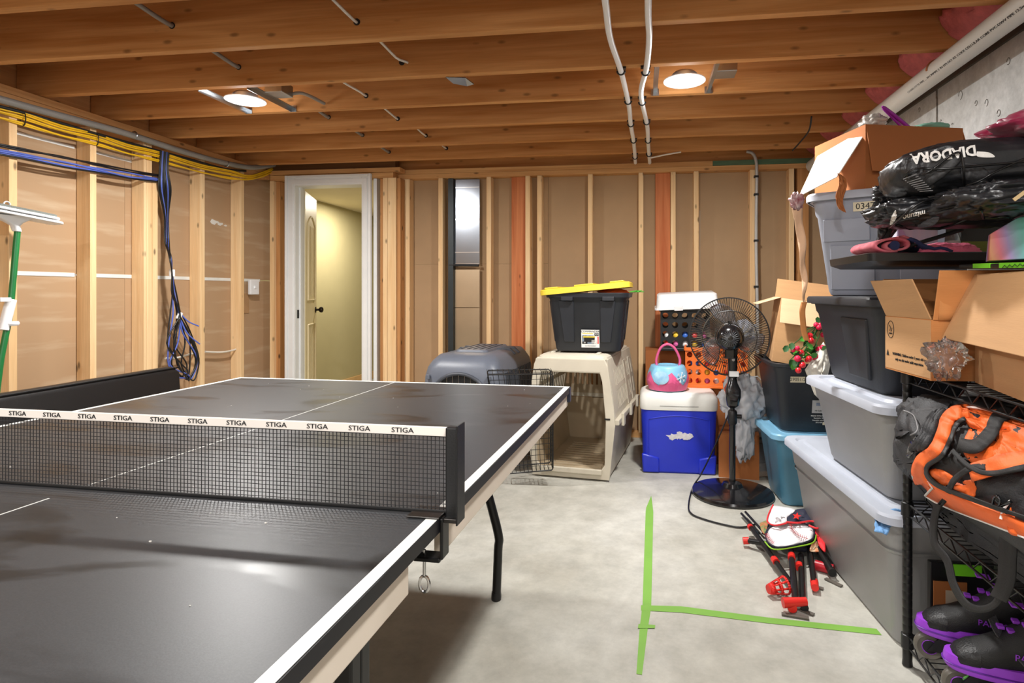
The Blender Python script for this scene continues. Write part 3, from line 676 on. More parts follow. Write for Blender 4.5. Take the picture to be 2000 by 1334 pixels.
# ================================================================== TOTES AND BOXES
def tote(name, label, loc, rz, wb, lb, wt, lt, h, m, lid=None, lidh=.035, group=None, ribs=True, open_=False, cat='storage tote', rimh=.02, ledge=.05, grip=None):
    t = thing(name, label, cat, loc, rz, group)
    lerp = lambda a, c_, v: a+(c_-a)*v
    def ring(z, d=0, rad=.05):
        v = z/h; return rr(lerp(wb, wt, v)+d, lerp(lb, lt, v)+d, rad+d/2, z, 5)
    rs = [ring(0, -.03), ring(.004, -.012), ring(.02), ring(h-ledge-.012), ring(h-ledge, .012), ring(h-rimh-.001, .012)]
    if not open_: obj('bin_body', B().rings(rs+[ring(h-.002, .0)]), m, t, local=True, smooth=35)
    else:
        rs += [ring(h, .012), ring(h, -.004), ring(h-.04, -.006), ring(.03, -.03)]
        obj('bin_body', B().rings(rs, True, True), m, t, local=True, smooth=35)
    obj('rim', B().rings([ring(h-rimh, .014), ring(h-rimh, .04), ring(h, .042), ring(h, .014)], closed=True), m, t, local=True, smooth=30, bev=.002)
    if ribs:
        for sgn in (-1, 1):
            for axis in (0, 1):
                L_ = (lb, lt) if axis == 0 else (wb, wt)
                for s in (-.27, .27):
                    pts = []
                    for z, hw in ((.06, .075), (h-ledge-.02, .10)):
                        v = z/h; half = lerp(wb, wt, v)/2 if axis == 0 else lerp(lb, lt, v)/2
                        c0 = s*lerp(*L_, v); hw_ = hw*lerp(*L_, v)
                        for e in ((c0-hw_, half-.004), (c0+hw_, half-.004), (c0+hw_, half+.005), (c0-hw_, half+.005)):
                            pts.append((sgn*e[1], e[0], z) if axis == 0 else (e[0], sgn*e[1], z))
                    obj('side_rib', B().hexa(pts), m, t, local=True, bev=.004)
    if lid:
        z0 = h+.001 if not open_ else h
        def lr(z, d, rad=.06): return rr(wt+d, lt+d, rad, z, 6)
        b = B().rings([lr(h-lidh*.55, .046), lr(h-lidh*.55, .056), lr(h+.004, .056), lr(h+.012, .046), lr(h+.012, -.02), lr(h+.004, -.035), lr(h+.004, -.075), lr(h+.014, -.09)], False, True)
        obj('lid', b, lid, t, local=True, smooth=35, solid=0)
        if grip:
            for s in (-1, 1): obj('lid_latch', B().box(-.05, .05, s*(lt/2+.028)-.008, s*(lt/2+.028)+.008, h-.03, h+.01), grip, t, local=True, bev=.004)
    return t
def sheet(name, b, m, parent, **k): return obj(name, b, m, parent, **k)

def endface(wb, wt, lb, lt, h, x, z, off=.002):   # near end face transform
    yy = -(lb+(lt-lb)*z/h)/2-off; tilt = math.atan2((lt-lb)/2, h); return Matrix.Translation((x, yy, z)) @ Matrix.Rotation(tilt, 4, 'X')
# stack by the shelf
A1 = R(4)
tA = tote('storage_tote', 'largest gray tote on the floor at the bottom of the stack beside shelf rack', (.985, 2.40, 0), A1, .38, .84, .50, .96, .445, GRAYTOTE, LIDGRAY, ribs=False, ledge=.10)
obj('tote_skirt_line', B().rings([rr(.478, .938, .06, .32, 6), rr(.482, .942, .06, .325, 6), rr(.486, .946, .06, .33, 6)], False, False), GRAYTOTE, tA, local=True)
tB = tote('storage_tote', 'second gray tote up with paint specks, standing on the largest one', (.945, 2.27, .462), A1, .30, .52, .40, .64, .318, GRAYTOTE, LIDGRAY, ribs=False, ledge=.07)
tC = tote('storage_tote', 'plain black tote without label, third up in the stack beside rack', (.945, 2.32, .795), A1, .28, .48, .38, .60, .325, BLKTOTE, BLKTOTE, lidh=.03, ribs=False, ledge=.05)
tD = tote('storage_tote', 'pale bluish gray tote with number 0347 at the top of the stack', (1.03, 2.50, 1.134), R(-27), .46, .28, .56, .38, .405, PALETOTE, LIDGRAY, ribs=False, ledge=.07)
def tote_panel(t, m, hw0, hw1, xs0, xs1, z0, z1, lb, lt, n=2):
    pass
# handle hollows and raised panels seen on their left faces
b = B()
for y0 in (-.13, .10):
    b.hexa([(-.163, y0-.075, .05), (-.163, y0+.075, .05), (-.152, y0+.075, .05), (-.152, y0-.075, .05), (-.200, y0-.09, .32), (-.200, y0+.09, .32), (-.185, y0+.09, .32), (-.185, y0-.09, .32)])
TfD = lambda x, z: endface(.46, .56, .28, .38, .405, x, z, .0)
obj('raised_panel', B().box(-.085, .085, -.006, .004, -.045, .045), PALETOTE, tD, T=WM[tD] @ TfD(-.155, .265), bev=.003)
obj('raised_panel', B().box(-.08, .08, -.006, .004, -.09, .09), PALETOTE, tD, T=WM[tD] @ TfD(-.135, .115), bev=.003)
obj('raised_panel', B().box(-.09, .09, -.006, .004, -.14, .14), PALETOTE, tD, T=WM[tD] @ TfD(.12, .17), bev=.003)
obj('side_rib', B().hexa([(-.158, -.16, .04), (-.158, -.0, .04), (-.14, -.0, .04), (-.14, -.16, .04), (-.186, -.2, .26), (-.186, .02, .26), (-.17, .02, .26), (-.17, -.2, .26)]), BLKTOTE, tC, local=True, bev=.006)
def face_frame(t, yoff, z, w0, w1, h, side=-1, off=.004):
    """a point on the -Y (side=-1) end face of a tapered tote, with its tilt"""
    pass
STICK = M('paper_sticker', (226, 216, 186), .7, var=.02)
# number sticker on the top tote: near end face
def sticker_on(t, T0, wdt, hgt, m, txt=None, size=.03, name='sticker', shear=0, ink=INK, squash=1):
    X = WM[t] @ T0
    s = obj(name, B().box(-wdt/2, wdt/2, -.0008, .0, -hgt/2, hgt/2), m, t, T=X)
    if txt: text('number', txt, size, (0, -.0012, 0), (1, 0, 0), (0, 0, 1), ink, s, space=X, squash=squash)
    return s
sticker_on(tD, endface(.46, .56, .28, .38, .405, -.085, .352, .009), .085, .036, STICK, '0347', .034)
b = B()
for k in range(9):
    z = random.uniform(.06, .27); x = random.uniform(-.12, .1); p = endface(.30, .40, .52, .64, .318, x, z) @ Vector((0, 0, 0)); b.box(p.x, p.x+.003, p.y-.001, p.y+.004, p.z, p.z+.006)
obj('paint_speck', b, SPLAT, tB, local=True, kind='stuff')
# blue rag on the big lid
t = thing('blue_rag', 'torn light blue cloth strip lying on the rim of the largest tote', 'rag', (.8, 1.99, .462))
RAG = M('rag_blue', (112, 158, 206), .85, bump=.3, bs=120)
p0 = atY(1720, 1012, 1.935); p1 = atY(1705, 1043, 1.915)
b = B(); q = [atY(1712, 1003, 2.0), atY(1746, 1013, 1.96), atY(1728, 1040, 1.89), atY(1703, 1035, 1.89)]
b.grid(lambda u, v: (q[0].lerp(q[1], u)).lerp(q[3].lerp(q[2], u), v)+wob((u*3, v*3, 1), 1.6, .008)+Vector((0, -.012*v, 0)), 10, 12)
obj('cloth_flap', b, RAG, t, solid=.003, smooth=180)
b = B()
for k in range(4):
    b.tube(smooth_path([atY(1706+7*k, 1000+3*k, 2.0)+Vector((0, 0, .01)), atY(1722+6*k, 1004+2*k, 1.97), atY(1748, 996+4*k, 1.955), atY(1768, 1003+5*k, 1.95)], 4), .005, 6)
obj('cloth_twist', b, RAG, t, smooth=60)

# teal tote, black tote, open cardboard box
tE = tote('storage_tote', 'teal blue tote on the floor under the black tote marked 29051/2', (.88, 3.36, 0), R(3), .26, .32, .36, .42, .39, BLUETOTE, BLUELID, ribs=False, ledge=.04)
tF = tote('storage_tote', 'black tote with number 29051/2 and product label, set on the teal one', (.872, 3.36, .405), R(2), .27, .35, .36, .46, .37, BLKTOTE, None, ribs=False, ledge=.04, open_=True)
sticker_on(tF, endface(.27, .36, .35, .46, .37, -.065, .285), .075, .032, STICK, '29051/2', .024)
T0 = endface(.27, .36, .35, .46, .37, .065, .14)
lab = sticker_on(tF, T0, .10, .07, M('label_gray', (176, 176, 176), .5), None, name='product_label')
X = WM[tF] @ T0
text('print', '18 Gallon Tote', .012, (0, -.0013, -.022), (1, 0, 0), (0, 0, 1), INK, lab, space=X)
obj('logo_box', B().box(-.03, .005, -.0018, -.0009, .005, .022), M('label_blue', (120, 130, 150), .5), lab, T=X)
T1 = endface(.27, .36, .35, .46, .37, .062, .07)
X1 = WM[tF] @ T1
for i, s in enumerate(('MADE WITH RECYCLED', 'Stackable  Durable', 'Nestable when empty', 'SKU 000 000')): text('print', s, .0095, (0, -.001, .02-.012*i), (1, 0, 0), (0, 0, 1), WINK, tF, space=X1)
sticker_on(tF, T1 @ Matrix.Translation((.03, -.001, -.022)), .04, .014, STICK, '||||||', .012, name='barcode_sticker')

def obox(name, label, loc, rz, wx, wy, h, m, flaps=(), th=.004, group=None, cat='cardboard box', open_=True):
    """cardboard box: four walls, a bottom, and flaps (side, length, angle from horizontal)"""
    t = thing(name, label, cat, loc, rz, group)
    b = B().box(-wx/2, wx/2, -wy/2, wy/2, 0, th)
    obj('box_bottom', b, m, t, local=True)
    obj('box_side', B().box(-wx/2, wx/2, -wy/2, -wy/2+th, th, h), m, t, local=True); obj('box_side', B().box(-wx/2, wx/2, wy/2-th, wy/2, th, h), m, t, local=True)
    obj('box_side', B().box(-wx/2, -wx/2+th, -wy/2+th, wy/2-th, th, h), m, t, local=True); obj('box_side', B().box(wx/2-th, wx/2, -wy/2+th, wy/2-th, th, h), m, t, local=True)
    for side, ln, an, mm in flaps:
        a = R(an); d = {'-y': (0, -1), '+y': (0, 1), '-x': (-1, 0), '+x': (1, 0)}[side]
        hw = (wx if d[1] else wy)/2-.003; base = Vector((d[0]*wx/2, d[1]*wy/2, h)); out = Vector((d[0]*cos(a), d[1]*cos(a), sin(a)))*ln; lat = Vector((abs(d[1]), abs(d[0]), 0))*hw
        q = [base-lat, base+lat, base+lat*.98+out, base-lat*.98+out]
        if d in ((0, -1), (1, 0)): pass
        obj('flap', B().slab(q, th), mm or m, t, local=True, bev=.0015)
    return t
CARDL = M('cardboard_light', (222, 186, 146), .85, var=.05, vs=3, bump=.08, bs=30, stretch=(1, 1, 12))
t = obox('cardboard_box', 'open tan cardboard box sitting in the black tote marked 29051/2', (.885, 3.38, .75), R(-6), .33, .30, .35, CARD, (('-y', .14, -72, CARDL), ('-x', .13, -25, CARDL), ('+x', .13, 50, None), ('+y', .12, 70, None)))
for o in [t]: o.rotation_euler.y = R(8)
# garland
random.seed(3)
t = thing('berry_garland', 'artificial red berry and green leaf garland spilling from the open box', 'garland', atY(1575, 690, 3.1))
GL, GR = M('leaf_green', (70, 150, 52), .4, var=.3, vs=30), M('leaf_dark', (36, 84, 36), .45, var=.3)
FR, FP = M('berry_red', (200, 24, 36), .25, coat=.5), M('berry_pink', (214, 30, 74), .3)
cen = [atY(1580, 655, 3.12), atY(1600, 640, 3.14), atY(1568, 690, 3.07), atY(1590, 690, 3.1), atY(1555, 712, 3.04), atY(1548, 680, 3.05)]
bs_ = B()
for k in range(10):
    a = atY(1608, 628, 3.18); c = random.choice(cen); bs_.tube(smooth_path([a, a.lerp(c, .5)+Vector((0, -.02, .02)), c+Vector((random.uniform(-.04, .04), -.02, random.uniform(-.03, .03)))], 4), .0025, 5)
obj('stem', bs_, GR, t, kind='stuff')
def leafmesh(L_, W2):
    b = B(); b.add([(0, 0, 0), (L_*.3, W2, .004), (L_*.7, W2*.9, .003), (L_, 0, -.003), (L_*.7, -W2*.9, .003), (L_*.3, -W2, .004), (L_*.5, 0, -.004)], [(0, 1, 6), (1, 2, 6), (2, 3, 6), (3, 4, 6), (4, 5, 6), (5, 0, 6)]); return b
lf = None; fl = None
for k in range(46):
    c = random.choice(cen)+Vector([random.gauss(0, .018), random.gauss(-.01, .018), random.gauss(0, .022)])
    T = Matrix.Translation(c) @ Matrix.Rotation(random.uniform(0, 6.28), 4, 'Y') @ Matrix.Rotation(random.uniform(.6, 2.2), 4, 'X') @ Matrix.Rotation(random.uniform(0, 6), 4, 'Z')
    if k < 2: o = obj('leaf', leafmesh(.042, .015), [GL, GR][k], t, T=T, smooth=180); lf = (lf or [])+[o]
    else: dup(lf[k % 2], t, T)
for k in range(22):
    c = cen[k % 6]+Vector([random.gauss(0, .022), -.025+random.gauss(0, .008), random.gauss(0, .022)])
    T = Matrix.Translation(c) @ Matrix.Scale(random.uniform(.8, 1.2), 4)
    if k < 2: o = obj('berry', B().sphere((0, 0, 0), .015, 12), [FR, FP][k], t, T=T, smooth=180); fl = (fl or [])+[o]
    else: dup(fl[k % 2], t, T)
# white plastic bag below it
def lump(name, label, cat, c, r3, m, seed=0, amp=.2, freq=3, flat=None, parent=None, n=40, ridge=.12, rot=None, smooth=180, pw=1, post=None, **k):
    b = B(); Mx = rot or Matrix(); c = Vector(c)
    def fn(u, v):
        a = 2*pi*u; e = pi*(v-.5)
        d = Vector((math.copysign(abs(cos(a))**pw, cos(a))*abs(cos(e))**pw, math.copysign(abs(sin(a))**pw, sin(a))*abs(cos(e))**pw, math.copysign(abs(sin(e))**pw, sin(e))))
        q = Vector((cos(a)*cos(e), sin(a)*cos(e), sin(e)))*freq+Vector((seed*3.7, seed*1.3, seed))
        s = 1+amp*noise.noise(q*.6)+ridge*(abs(noise.noise(q*1.3+Vector((5, 1, 2))))*-2+.4)+ridge*.45*(abs(noise.noise(q*3.1))*-2+.3)+ridge*.2*noise.noise(q*7)
        p = Mx @ Vector((d.x*r3[0]*s, d.y*r3[1]*s, d.z*r3[2]*s))+c
        if flat is not None and p.z < flat: p.z = flat
        if post: post(p)
        return p
    b.grid(fn, n, n//2)
    global LAST; LAST = b
    if parent is not None: return obj(name, b, m, parent, smooth=smooth, **k)
    return obj(name, b, m, smooth=smooth, label=label, cat=cat, **k)
BAGW = M('white_bag', (226, 222, 210), .45, var=.05)
bagq = [atY(x, y, 3.08) for x, y in ((1608, 668), (1626, 690), (1604, 782), (1590, 770), (1572, 722))]
b = B(); cc = sum(bagq, Vector())/5
def fb(u, v):
    a = u*5; i = int(a) % 5; f_ = a-int(a); e = bagq[i].lerp(bagq[(i+1) % 5], f_)
    return cc.lerp(e, v)+Vector((0, -.04*(1-v*v)+.02*noise.noise(Vector((u*9, v*5, 0))), 0))
b.grid(fb, 30, 8); obj('plastic_bag', b, BAGW, smooth=180, solid=.002, label='crumpled white plastic bag hanging below the berry garland', cat='plastic bag')

# top cardboard box with white flap
t = obox('cardboard_box', 'brown cardboard box on the top pale tote with torn white flap', (1.02, 2.575, 1.552), R(15), .42, .35, .25, CARDB, (('-y', .19, -80, CARDB), ('+x', .12, -70, CARDB)))
fw = [atY(1698, 246, 2.40), atY(1634, 345, 2.26), atY(1560, 383, 2.42), atY(1596, 305, 2.55)]
obj('white_flap', B().slab(fw, .004), CARDW, t, bev=.0015)
obj('torn_edge', B().grid(lambda u, v: atY(1636+14*u+4*sin(v*7), 338+ 70*v+8*u, 2.25)+Vector((0, .01*noise.noise(Vector((u*4, v*6, 0))), 0)), 6, 12), CARDB, t, solid=.003)
pts = [atY(x, y, 2.36) for x, y in ((1562, 384), (1556, 400), (1560, 430), (1566, 470), (1567, 510), (1572, 545), (1569, 575), (1572, 590))]
P2 = smooth_path(pts, 5); hw = lambda v: .018*(1-v)+.004+.006*max(0, noise.noise(Vector((v*7, 2, 0))))
b = B(); n = len(P2)
b.grid(lambda u, v: P2[min(n-1, int(v*(n-1)))]+Vector(((u-.5)*2*hw(v), .01*sin(v*20+u*2), 0)), 4, n-1)
tr = thing('torn_tape_strip', 'long torn strip of cardboard and tape dangling from the white flap', 'tape strip', pts[0])
obj('strip', b, M('strip_tan', (226, 186, 150), .7), tr, solid=.002, smooth=180)
obj('crumpled_tape', lumpb := B().grid(lambda u, v: atY(1556, 393, 2.35)+Vector((cos(2*pi*u)*sin(pi*v), sin(2*pi*u)*sin(pi*v)*.6, cos(pi*v)*1.1))*(.026*(1+.7*noise.noise(Vector((cos(2*pi*u)*3, sin(2*pi*u)*3, v*6))))), 22, 16), M('clear_tape', (232, 214, 214), .15, trans=.25, var=.3, vs=40, rgb2=(150, 40, 60)), tr, smooth=180)
p9 = [atY(x, y, 2.35) for x, y in ((1572, 590), (1566, 610), (1570, 640), (1576, 665))]
obj('strip_end', B().grid(lambda u, v: smooth_path(p9, 6)[min(18, int(v*18))]+Vector(((u-.5)*.022, .008*cos(v*8), 0)), 3, 18), CARDD, tr, solid=.002, smooth=180)
# things poking out of the top box
t = thing('purple_hanger', 'purple plastic hanger poking up out of the top cardboard box', 'hanger', atY(1745, 232, 2.3))
obj('hook_arm', B().tube(smooth_path([atY(1723, 208, 2.46), atY(1745, 224, 2.48), atY(1768, 243, 2.50), atY(1790, 262, 2.51)], 4), [.004]+[.0075]*11+[.006], 8), M('purple_plastic', (150, 40, 160), .3), t, smooth=60)
obj('hook_arm', B().tube(smooth_path([atY(1725, 212, 2.468), atY(1745, 232, 2.49), atY(1765, 252, 2.51)], 4), .005, 8), M('purple_plastic', (150, 40, 160), .3), t, smooth=60)
lump('clear_wrap', 'crumpled clear plastic wrap at left corner of the top cardboard box', 'plastic wrap', atY(1705, 240, 2.50), (.05, .05, .03), M('clear_plastic', (220, 216, 210), .2, trans=.5), 4, .4, 4, ridge=.3)
lump('plush_toy', 'green and white soft bundle showing above the top cardboard box edge', 'soft toy', atY(1816, 250, 2.55), (.07, .05, .018), M('mint_fabric', (120, 170, 150), .9), 2, .2)
# maroon fabric
lump('maroon_jacket', 'shiny maroon nylon jacket heaped above the black bags', 'jacket', (1.16, 1.60, 1.565), (.24, .26, .075), M('maroon_nylon', (142, 28, 66), .28, var=.15, sheen=.2), 9, .25, 3.2, ridge=.16, n=90, flat=1.49)

# ================================================================== CRATES AND COOLER BY THE BACK WALL
# beige pet carrier: hollow shell with an open front
t = thing('pet_carrier', 'beige plastic dog carrier with open front standing on the floor', 'pet carrier', (-.375, 3.945, 0), R(-7.5))
CW, CH, CD = .56, .75, .90
def cr(w0, w1, h0, h1, y, rad=.05, n=5):  # outline ring in XZ at depth y : trapezoid with rounded top
    P = []
    for p in [(-w0/2, h0), (w0/2, h0)]: P.append(Vector((p[0], y, p[1])))
    for k in range(n+1):
        a = k*pi/2/n; P.append(Vector((w1/2-rad+rad*cos(a), y, h1-rad+rad*sin(a))))
    for k in range(n+1):
        a = pi/2+k*pi/2/n; P.append(Vector((-w1/2+rad+rad*cos(a), y, h1-rad+rad*sin(a))))
    return P
yf, yb = -.44, .44
# upper shell: side walls with vent slots built as bars between
def ring_pts(z):  # half width at height z
    if z < .36: return .235+.045*(z/.36)
    return .28-.055*((z-.36)/(CH-.36))**1.3
def wall_band(b, z0, z1, sx, y0, y1, th=.006):
    h0, h1 = ring_pts(z0), ring_pts(z1)
    b.hexa([(sx*h0, y0, z0), (sx*h0, y1, z0), (sx*(h0-th), y1, z0), (sx*(h0-th), y0, z0), (sx*h1, y0, z1), (sx*h1, y1, z1), (sx*(h1-th), y1, z1), (sx*(h1-th), y0, z1)])
for sx in (-1, 1):
    b = B(); wall_band(b, .02, .18, sx, yf, yb); wall_band(b, .18, .345, sx, yf, yb)
    obj('lower_side', b, TAN if sx < 0 else CREAM, t, local=True)
    b = B()
    for zz in ((.375, .42), (.53, .56), (.66, .70), (.70, .735)): wall_band(b, *zz, sx, yf, yb)
    for z0, z1 in ((.42, .53), (.56, .66)):
        wall_band(b, z0, z1, sx, yf, yf+.14); wall_band(b, z0, z1, sx, yb-.06, yb)
        n = 14
        for k in range(n): y = yf+.15+k*(yb-yf-.22)/n; wall_band(b, z0, z1, sx, y, y+.026)
    obj('upper_side', b, CREAM, t, local=True)
b = B()
for z0, z1 in ((.02, .34), (.375, .44), (.56, .60), (.68, .735)): b.hexa([(-ring_pts(z0), yb-.006, z0), (ring_pts(z0), yb-.006, z0), (ring_pts(z0), yb, z0), (-ring_pts(z0), yb, z0), (-ring_pts(z1), yb-.006, z1), (ring_pts(z1), yb-.006, z1), (ring_pts(z1), yb, z1), (-ring_pts(z1), yb, z1)])
for k in range(13):
    x = -.24+k*.038
    for z0, z1 in ((.44, .56), (.60, .68)): b.box(x, x+.022, yb-.006, yb, z0, z1)
obj('back_wall', b, TAN, t, local=True)
obj('top_shell', B().rings([rr(.45, .88, .06, .734, 5), rr(.44, .87, .06, .748, 5), rr(.40, .83, .06, .758, 5), rr(.30, .60, .04, .760, 5)]), CREAM, t, local=True, smooth=35)
for k in (-1, 1): obj('top_ridge', B().box(k*.15-.012, k*.15+.012, -.34, .34, .757, .768), CREAM, t, local=True, bev=.005)
obj('floor_pan', B().box(-.235, .235, yf+.01, yb-.01, .012, .03), TAN, t, local=True)
b = B()
for k in range(12): b.box(-.16, .16, yf+.1+k*.055, yf+.115+k*.055, .03, .036)
obj('floor_rib', b, TAN, t, local=True, kind='stuff')
for sx in (-1, 1): obj('flange', B().box(*sorted((sx*(ring_pts(.36)-.004), sx*(ring_pts(.36)+.024))), -.45, .46, .344, .377), CREAM, t, local=True, bev=.004)
obj('flange', B().box(-ring_pts(.36)+.005, ring_pts(.36)-.005, .436, .46, .344, .377), CREAM, t, local=True, bev=.004)
# front frame: outline with opening
out = [(-.245, .01), (.245, .01), (.28, .345), (.272, .45), (.235, .70), (.215, .745), (-.215, .745), (-.235, .70), (-.272, .45), (-.28, .345)]
inn = [(-.185, .055), (.185, .055), (.215, .10), (.222, .36), (.20, .60), (.185, .655), (-.185, .655), (-.20, .60), (-.222, .36), (-.215, .10)]
b = B()
for ya, yb_ in ((yf-.02, yf),):
    n = 10
    vs = [(x, ya, z) for x, z in out]+[(x, ya, z) for x, z in inn]+[(x, yb_, z) for x, z in out]+[(x, yb_, z) for x, z in inn]
    fs = []
    for i in range(n):
        j = (i+1) % n; fs += [(i, j, n+j, n+i), (2*n+i, 3*n+i, 3*n+j, 2*n+j), (i, 2*n+i, 2*n+j, j), (n+i, n+j, 3*n+j, 3*n+i)]
    b.add(vs, fs)
obj('front_frame', b, CREAM, t, local=True, bev=.006)
obj('door_sill', B().box(-.20, .20, yf-.035, yf-.021, .04, .075), CREAM, t, local=True, bev=.006)
for y in (-.32, .0, .30): obj('side_latch', B().box(.300, .318, y-.03, y+.03, .32, .40), CREAM, t, local=True, bev=.004)
obj('latch_slot', B().box(.215, .25, yf-.022, yf-.0195, .375, .385), BLACK, t, local=True)
for k in range(2):
    obj('vertical_rib', B().hexa([(.285, .06+k*.2, .38), (.285, .13+k*.2, .38), (.262, .13+k*.2, .38), (.262, .06+k*.2, .38), (.243, .06+k*.2, .68), (.243, .13+k*.2, .68), (.23, .13+k*.2, .68), (.23, .06+k*.2, .68)]), CREAM, t, local=True, bev=.004)
# wire door basket leaning at its left
wp = [atY(x, y, 3.33) for x, y in ((952, 732), (1080, 730), (1080, 918), (985, 926))]
wq = [p+Vector((-.03, .10, .012)) for p in wp]
b = B()
def bil(q, u, v): return q[0].lerp(q[1], u).lerp(q[3].lerp(q[2], u), v)
def inset(p0, p1): return p0
for k in range(1, 12): b.tube([bil(wp, k/12, 0), bil(wp, k/12, 1)], .0016, 5)
for k in range(1, 18): b.tube([bil(wp, 0, k/18), bil(wp, 1, k/18)], .0016, 5)
obj('door_grid', b, STEELB, t, kind='stuff')
b = B()
for k in range(0, 13):
    b.tube([bil(wp, k/12, 0), bil(wq, k/12, -.01)], .0016, 5); b.tube([bil(wp, k/12, 1), bil(wq, k/12, 1)], .0016, 5)
for k in range(0, 19): b.tube([bil(wp, 1, k/18), bil(wq, 1, k/18)], .0016, 5)
for f_ in (.33, .66): b.tube([bil(wp, 0, 0).lerp(bil(wq, 0, 0), f_), bil(wp, 1, 0).lerp(bil(wq, 1, 0), f_), bil(wp, 1, 1).lerp(bil(wq, 1, 1), f_)], .0016, 5)
obj('door_side_wires', b, STEELB, t, kind='stuff')
for q in (wp, wq): obj('door_rim_wire', B().tube([bil(q, u, v) for u, v in ((.02, 0), (.97, 0), (1, .02), (1, .98), (.97, 1), (.02, 1), (0, .98), (0, .02))], .004, 7, closed=True), STEELB, t, smooth=50)

# gray pet carrier behind the table
t = thing('pet_carrier', 'dark gray dog carrier with ridged top behind the table tennis table', 'pet carrier', (-1.12, 3.95, 0), R(-4))
GC = M('gray_carrier', (98, 104, 116), .42, var=.08, bump=.05, bs=200); GCD = M('gray_carrier_dark', (66, 70, 78), .45)
rs = [rr(.50, .84, .05, .01, 5), rr(.54, .88, .06, .36, 5), rr(.55, .89, .06, .365, 5), rr(.55, .89, .06, .39, 5)]
obj('lower_shell', B().rings(rs), GC, t, local=True, smooth=35)
hw_, hd_ = .535, .87
rs = [rr(hw_, hd_, .06, .391, 5), rr(.52, .86, .07, .60, 5), rr(.50, .83, .08, .66, 5), rr(.46, .79, .09, .70, 5), rr(.40, .72, .08, .735, 5, 0, .02), rr(.28, .50, .06, .742, 5, 0, .03)]
us = obj('upper_shell', B().rings(rs), GC, t, local=True, smooth=60)
obj('top_panel', B().rings([rr(.24, .48, .03, .741, 4, -.02, .06), rr(.22, .46, .03, .756, 4, -.02, .06)]), GC, t, local=True, bev=.003)
for k in range(5): obj('top_groove', B().box(-.11+k*.045-.004, -.11+k*.045+.004, -.12, .24, .7565, .760), GCD, t, local=True)
for y in (.0, .10): obj('top_ridge', B().rings([rr(.47, .03, .01, .71, 3, 0, y-.1+.16), rr(.38, .025, .01, .752, 3, 0, y-.1+.16)]), GCD, t, local=True, bev=.003)
b = B()
for k in range(15):
    y = -.28+k*.042; b.hexa([(.255, y, .46), (.255, y+.02, .46), (.272, y+.02, .46), (.272, y, .46), (.250, y, .62), (.250, y+.02, .62), (.266, y+.02, .62), (.266, y, .62)])
obj('vent_bar', b, GCD, t, local=True, kind='stuff')
pa = [Vector((.19*cos(a), -.437, .46+.17*sin(a))) for a in [i*pi/14 for i in range(15)]]
obj('door_arch', B().tube(pa, .012, 8), GCD, t, local=True, smooth=50)
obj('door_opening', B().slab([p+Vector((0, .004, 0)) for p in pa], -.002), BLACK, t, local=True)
b = B()
for k in range(9): x = -.16+k*.04; b.tube([(x, -.442, .46), (x, -.442, .46+.17*math.sqrt(max(0, 1-(x/.19)**2)))], .002, 5)
obj('door_wire', b, CHROME, t, local=True, kind='stuff')
for x in (-.21, .20): obj('door_clip', B().box(x-.012, x+.012, -.446, -.43, .59, .62), GC, t, local=True, bev=.003)

# yellow-lidded black tote on the beige carrier
zt0 = .770
tg = tote('storage_tote', 'black tote with tilted yellow lid on top of the beige dog carrier', (-.335, 3.78, zt0), R(-2), .42, .30, .50, .40, .375, BLKTOTE, None, ribs=True, open_=True, ledge=.03, rimh=.03)
T_ = WM[tg] @ Matrix.Translation((0, 0, .372)) @ Matrix.Rotation(R(-5.5), 4, 'Y') @ Matrix.Translation((-.012, 0, .026))
b = B().rings([rr(.565, .45, .05, -.012, 5), rr(.575, .46, .05, -.012, 5), rr(.575, .46, .05, .018, 5), rr(.56, .445, .05, .024, 5), rr(.40, .30, .04, .024, 5), rr(.39, .29, .04, .016, 5)], False, True)
ylid = obj('lid', b, YELLOW, tg, T=T_, smooth=35)
for x0, x1 in ((-.25, -.165), (-.06, .06), (.165, .25)):
    obj('lid_pad', B().box(x0, x1, -.225, .225, .0235, .034), YELLOW, ylid, T=T_, bev=.004)
T0 = endface(.42, .50, .30, .40, .375, -.0, .20, .008)
for x0 in (-.16, .10): obj('rim_clip', B().box(x0, x0+.075, -.226, -.205, .325, .352), BLKTOTE, tg, local=True, bev=.004)
lab = sticker_on(tg, endface(.42, .50, .30, .40, .375, .02, .085, .009), .115, .115, M('label_white', (236, 236, 232), .5, var=.01), None, name='product_label')
X = WM[tg] @ endface(.42, .50, .30, .40, .375, .02, .085, .009)
text('print', 'COMMANDER', .0185, (0, -.0013, .046), (1, 0, 0), (0, 0, 1), INK, lab, space=X)
text('print', 'XXL', .014, (.043, -.0022, .028), (1, 0, 0), (0, 0, 1), WINK, lab, space=X)
for nm, x0, x1, z0, z1, m, d in (('label_dark_box', .027, .055, .019, .036, INK, 0), ('label_orange_bar', -.05, .018, .032, .036, YELLOW, 0), ('label_picture', -.052, .022, -.034, .022, M('label_sky', (140, 160, 180), .6, rgb2=(60, 66, 74), vs=60), 0), ('label_tote', -.04, .028, -.022, .010, INK, .0006), ('label_tote_lid', -.045, .030, .008, .015, YELLOW, .001), ('label_red_strip', .046, .053, -.032, .014, RED, 0), ('label_badge', -.052, -.02, -.032, -.018, INK, .001)):
    obj(nm, B().box(x0, x1, -.0018-d, -.0009, z0, z1), m, lab, T=X)
for k in range(4): obj('label_line', B().box(.008, .044, -.0032, -.0009, -.012-.006*k, -.0095-.006*k), WINK, lab, T=X)
text('print', '40', .012, (-.036, -.0032, -.025), (1, 0, 0), (0, 0, 1), WINK, lab, space=X)
text('print', 'MULTI-USE STORAGE BOX', .006, (0, -.0013, -.047), (1, 0, 0), (0, 0, 1), INK, lab, space=X)
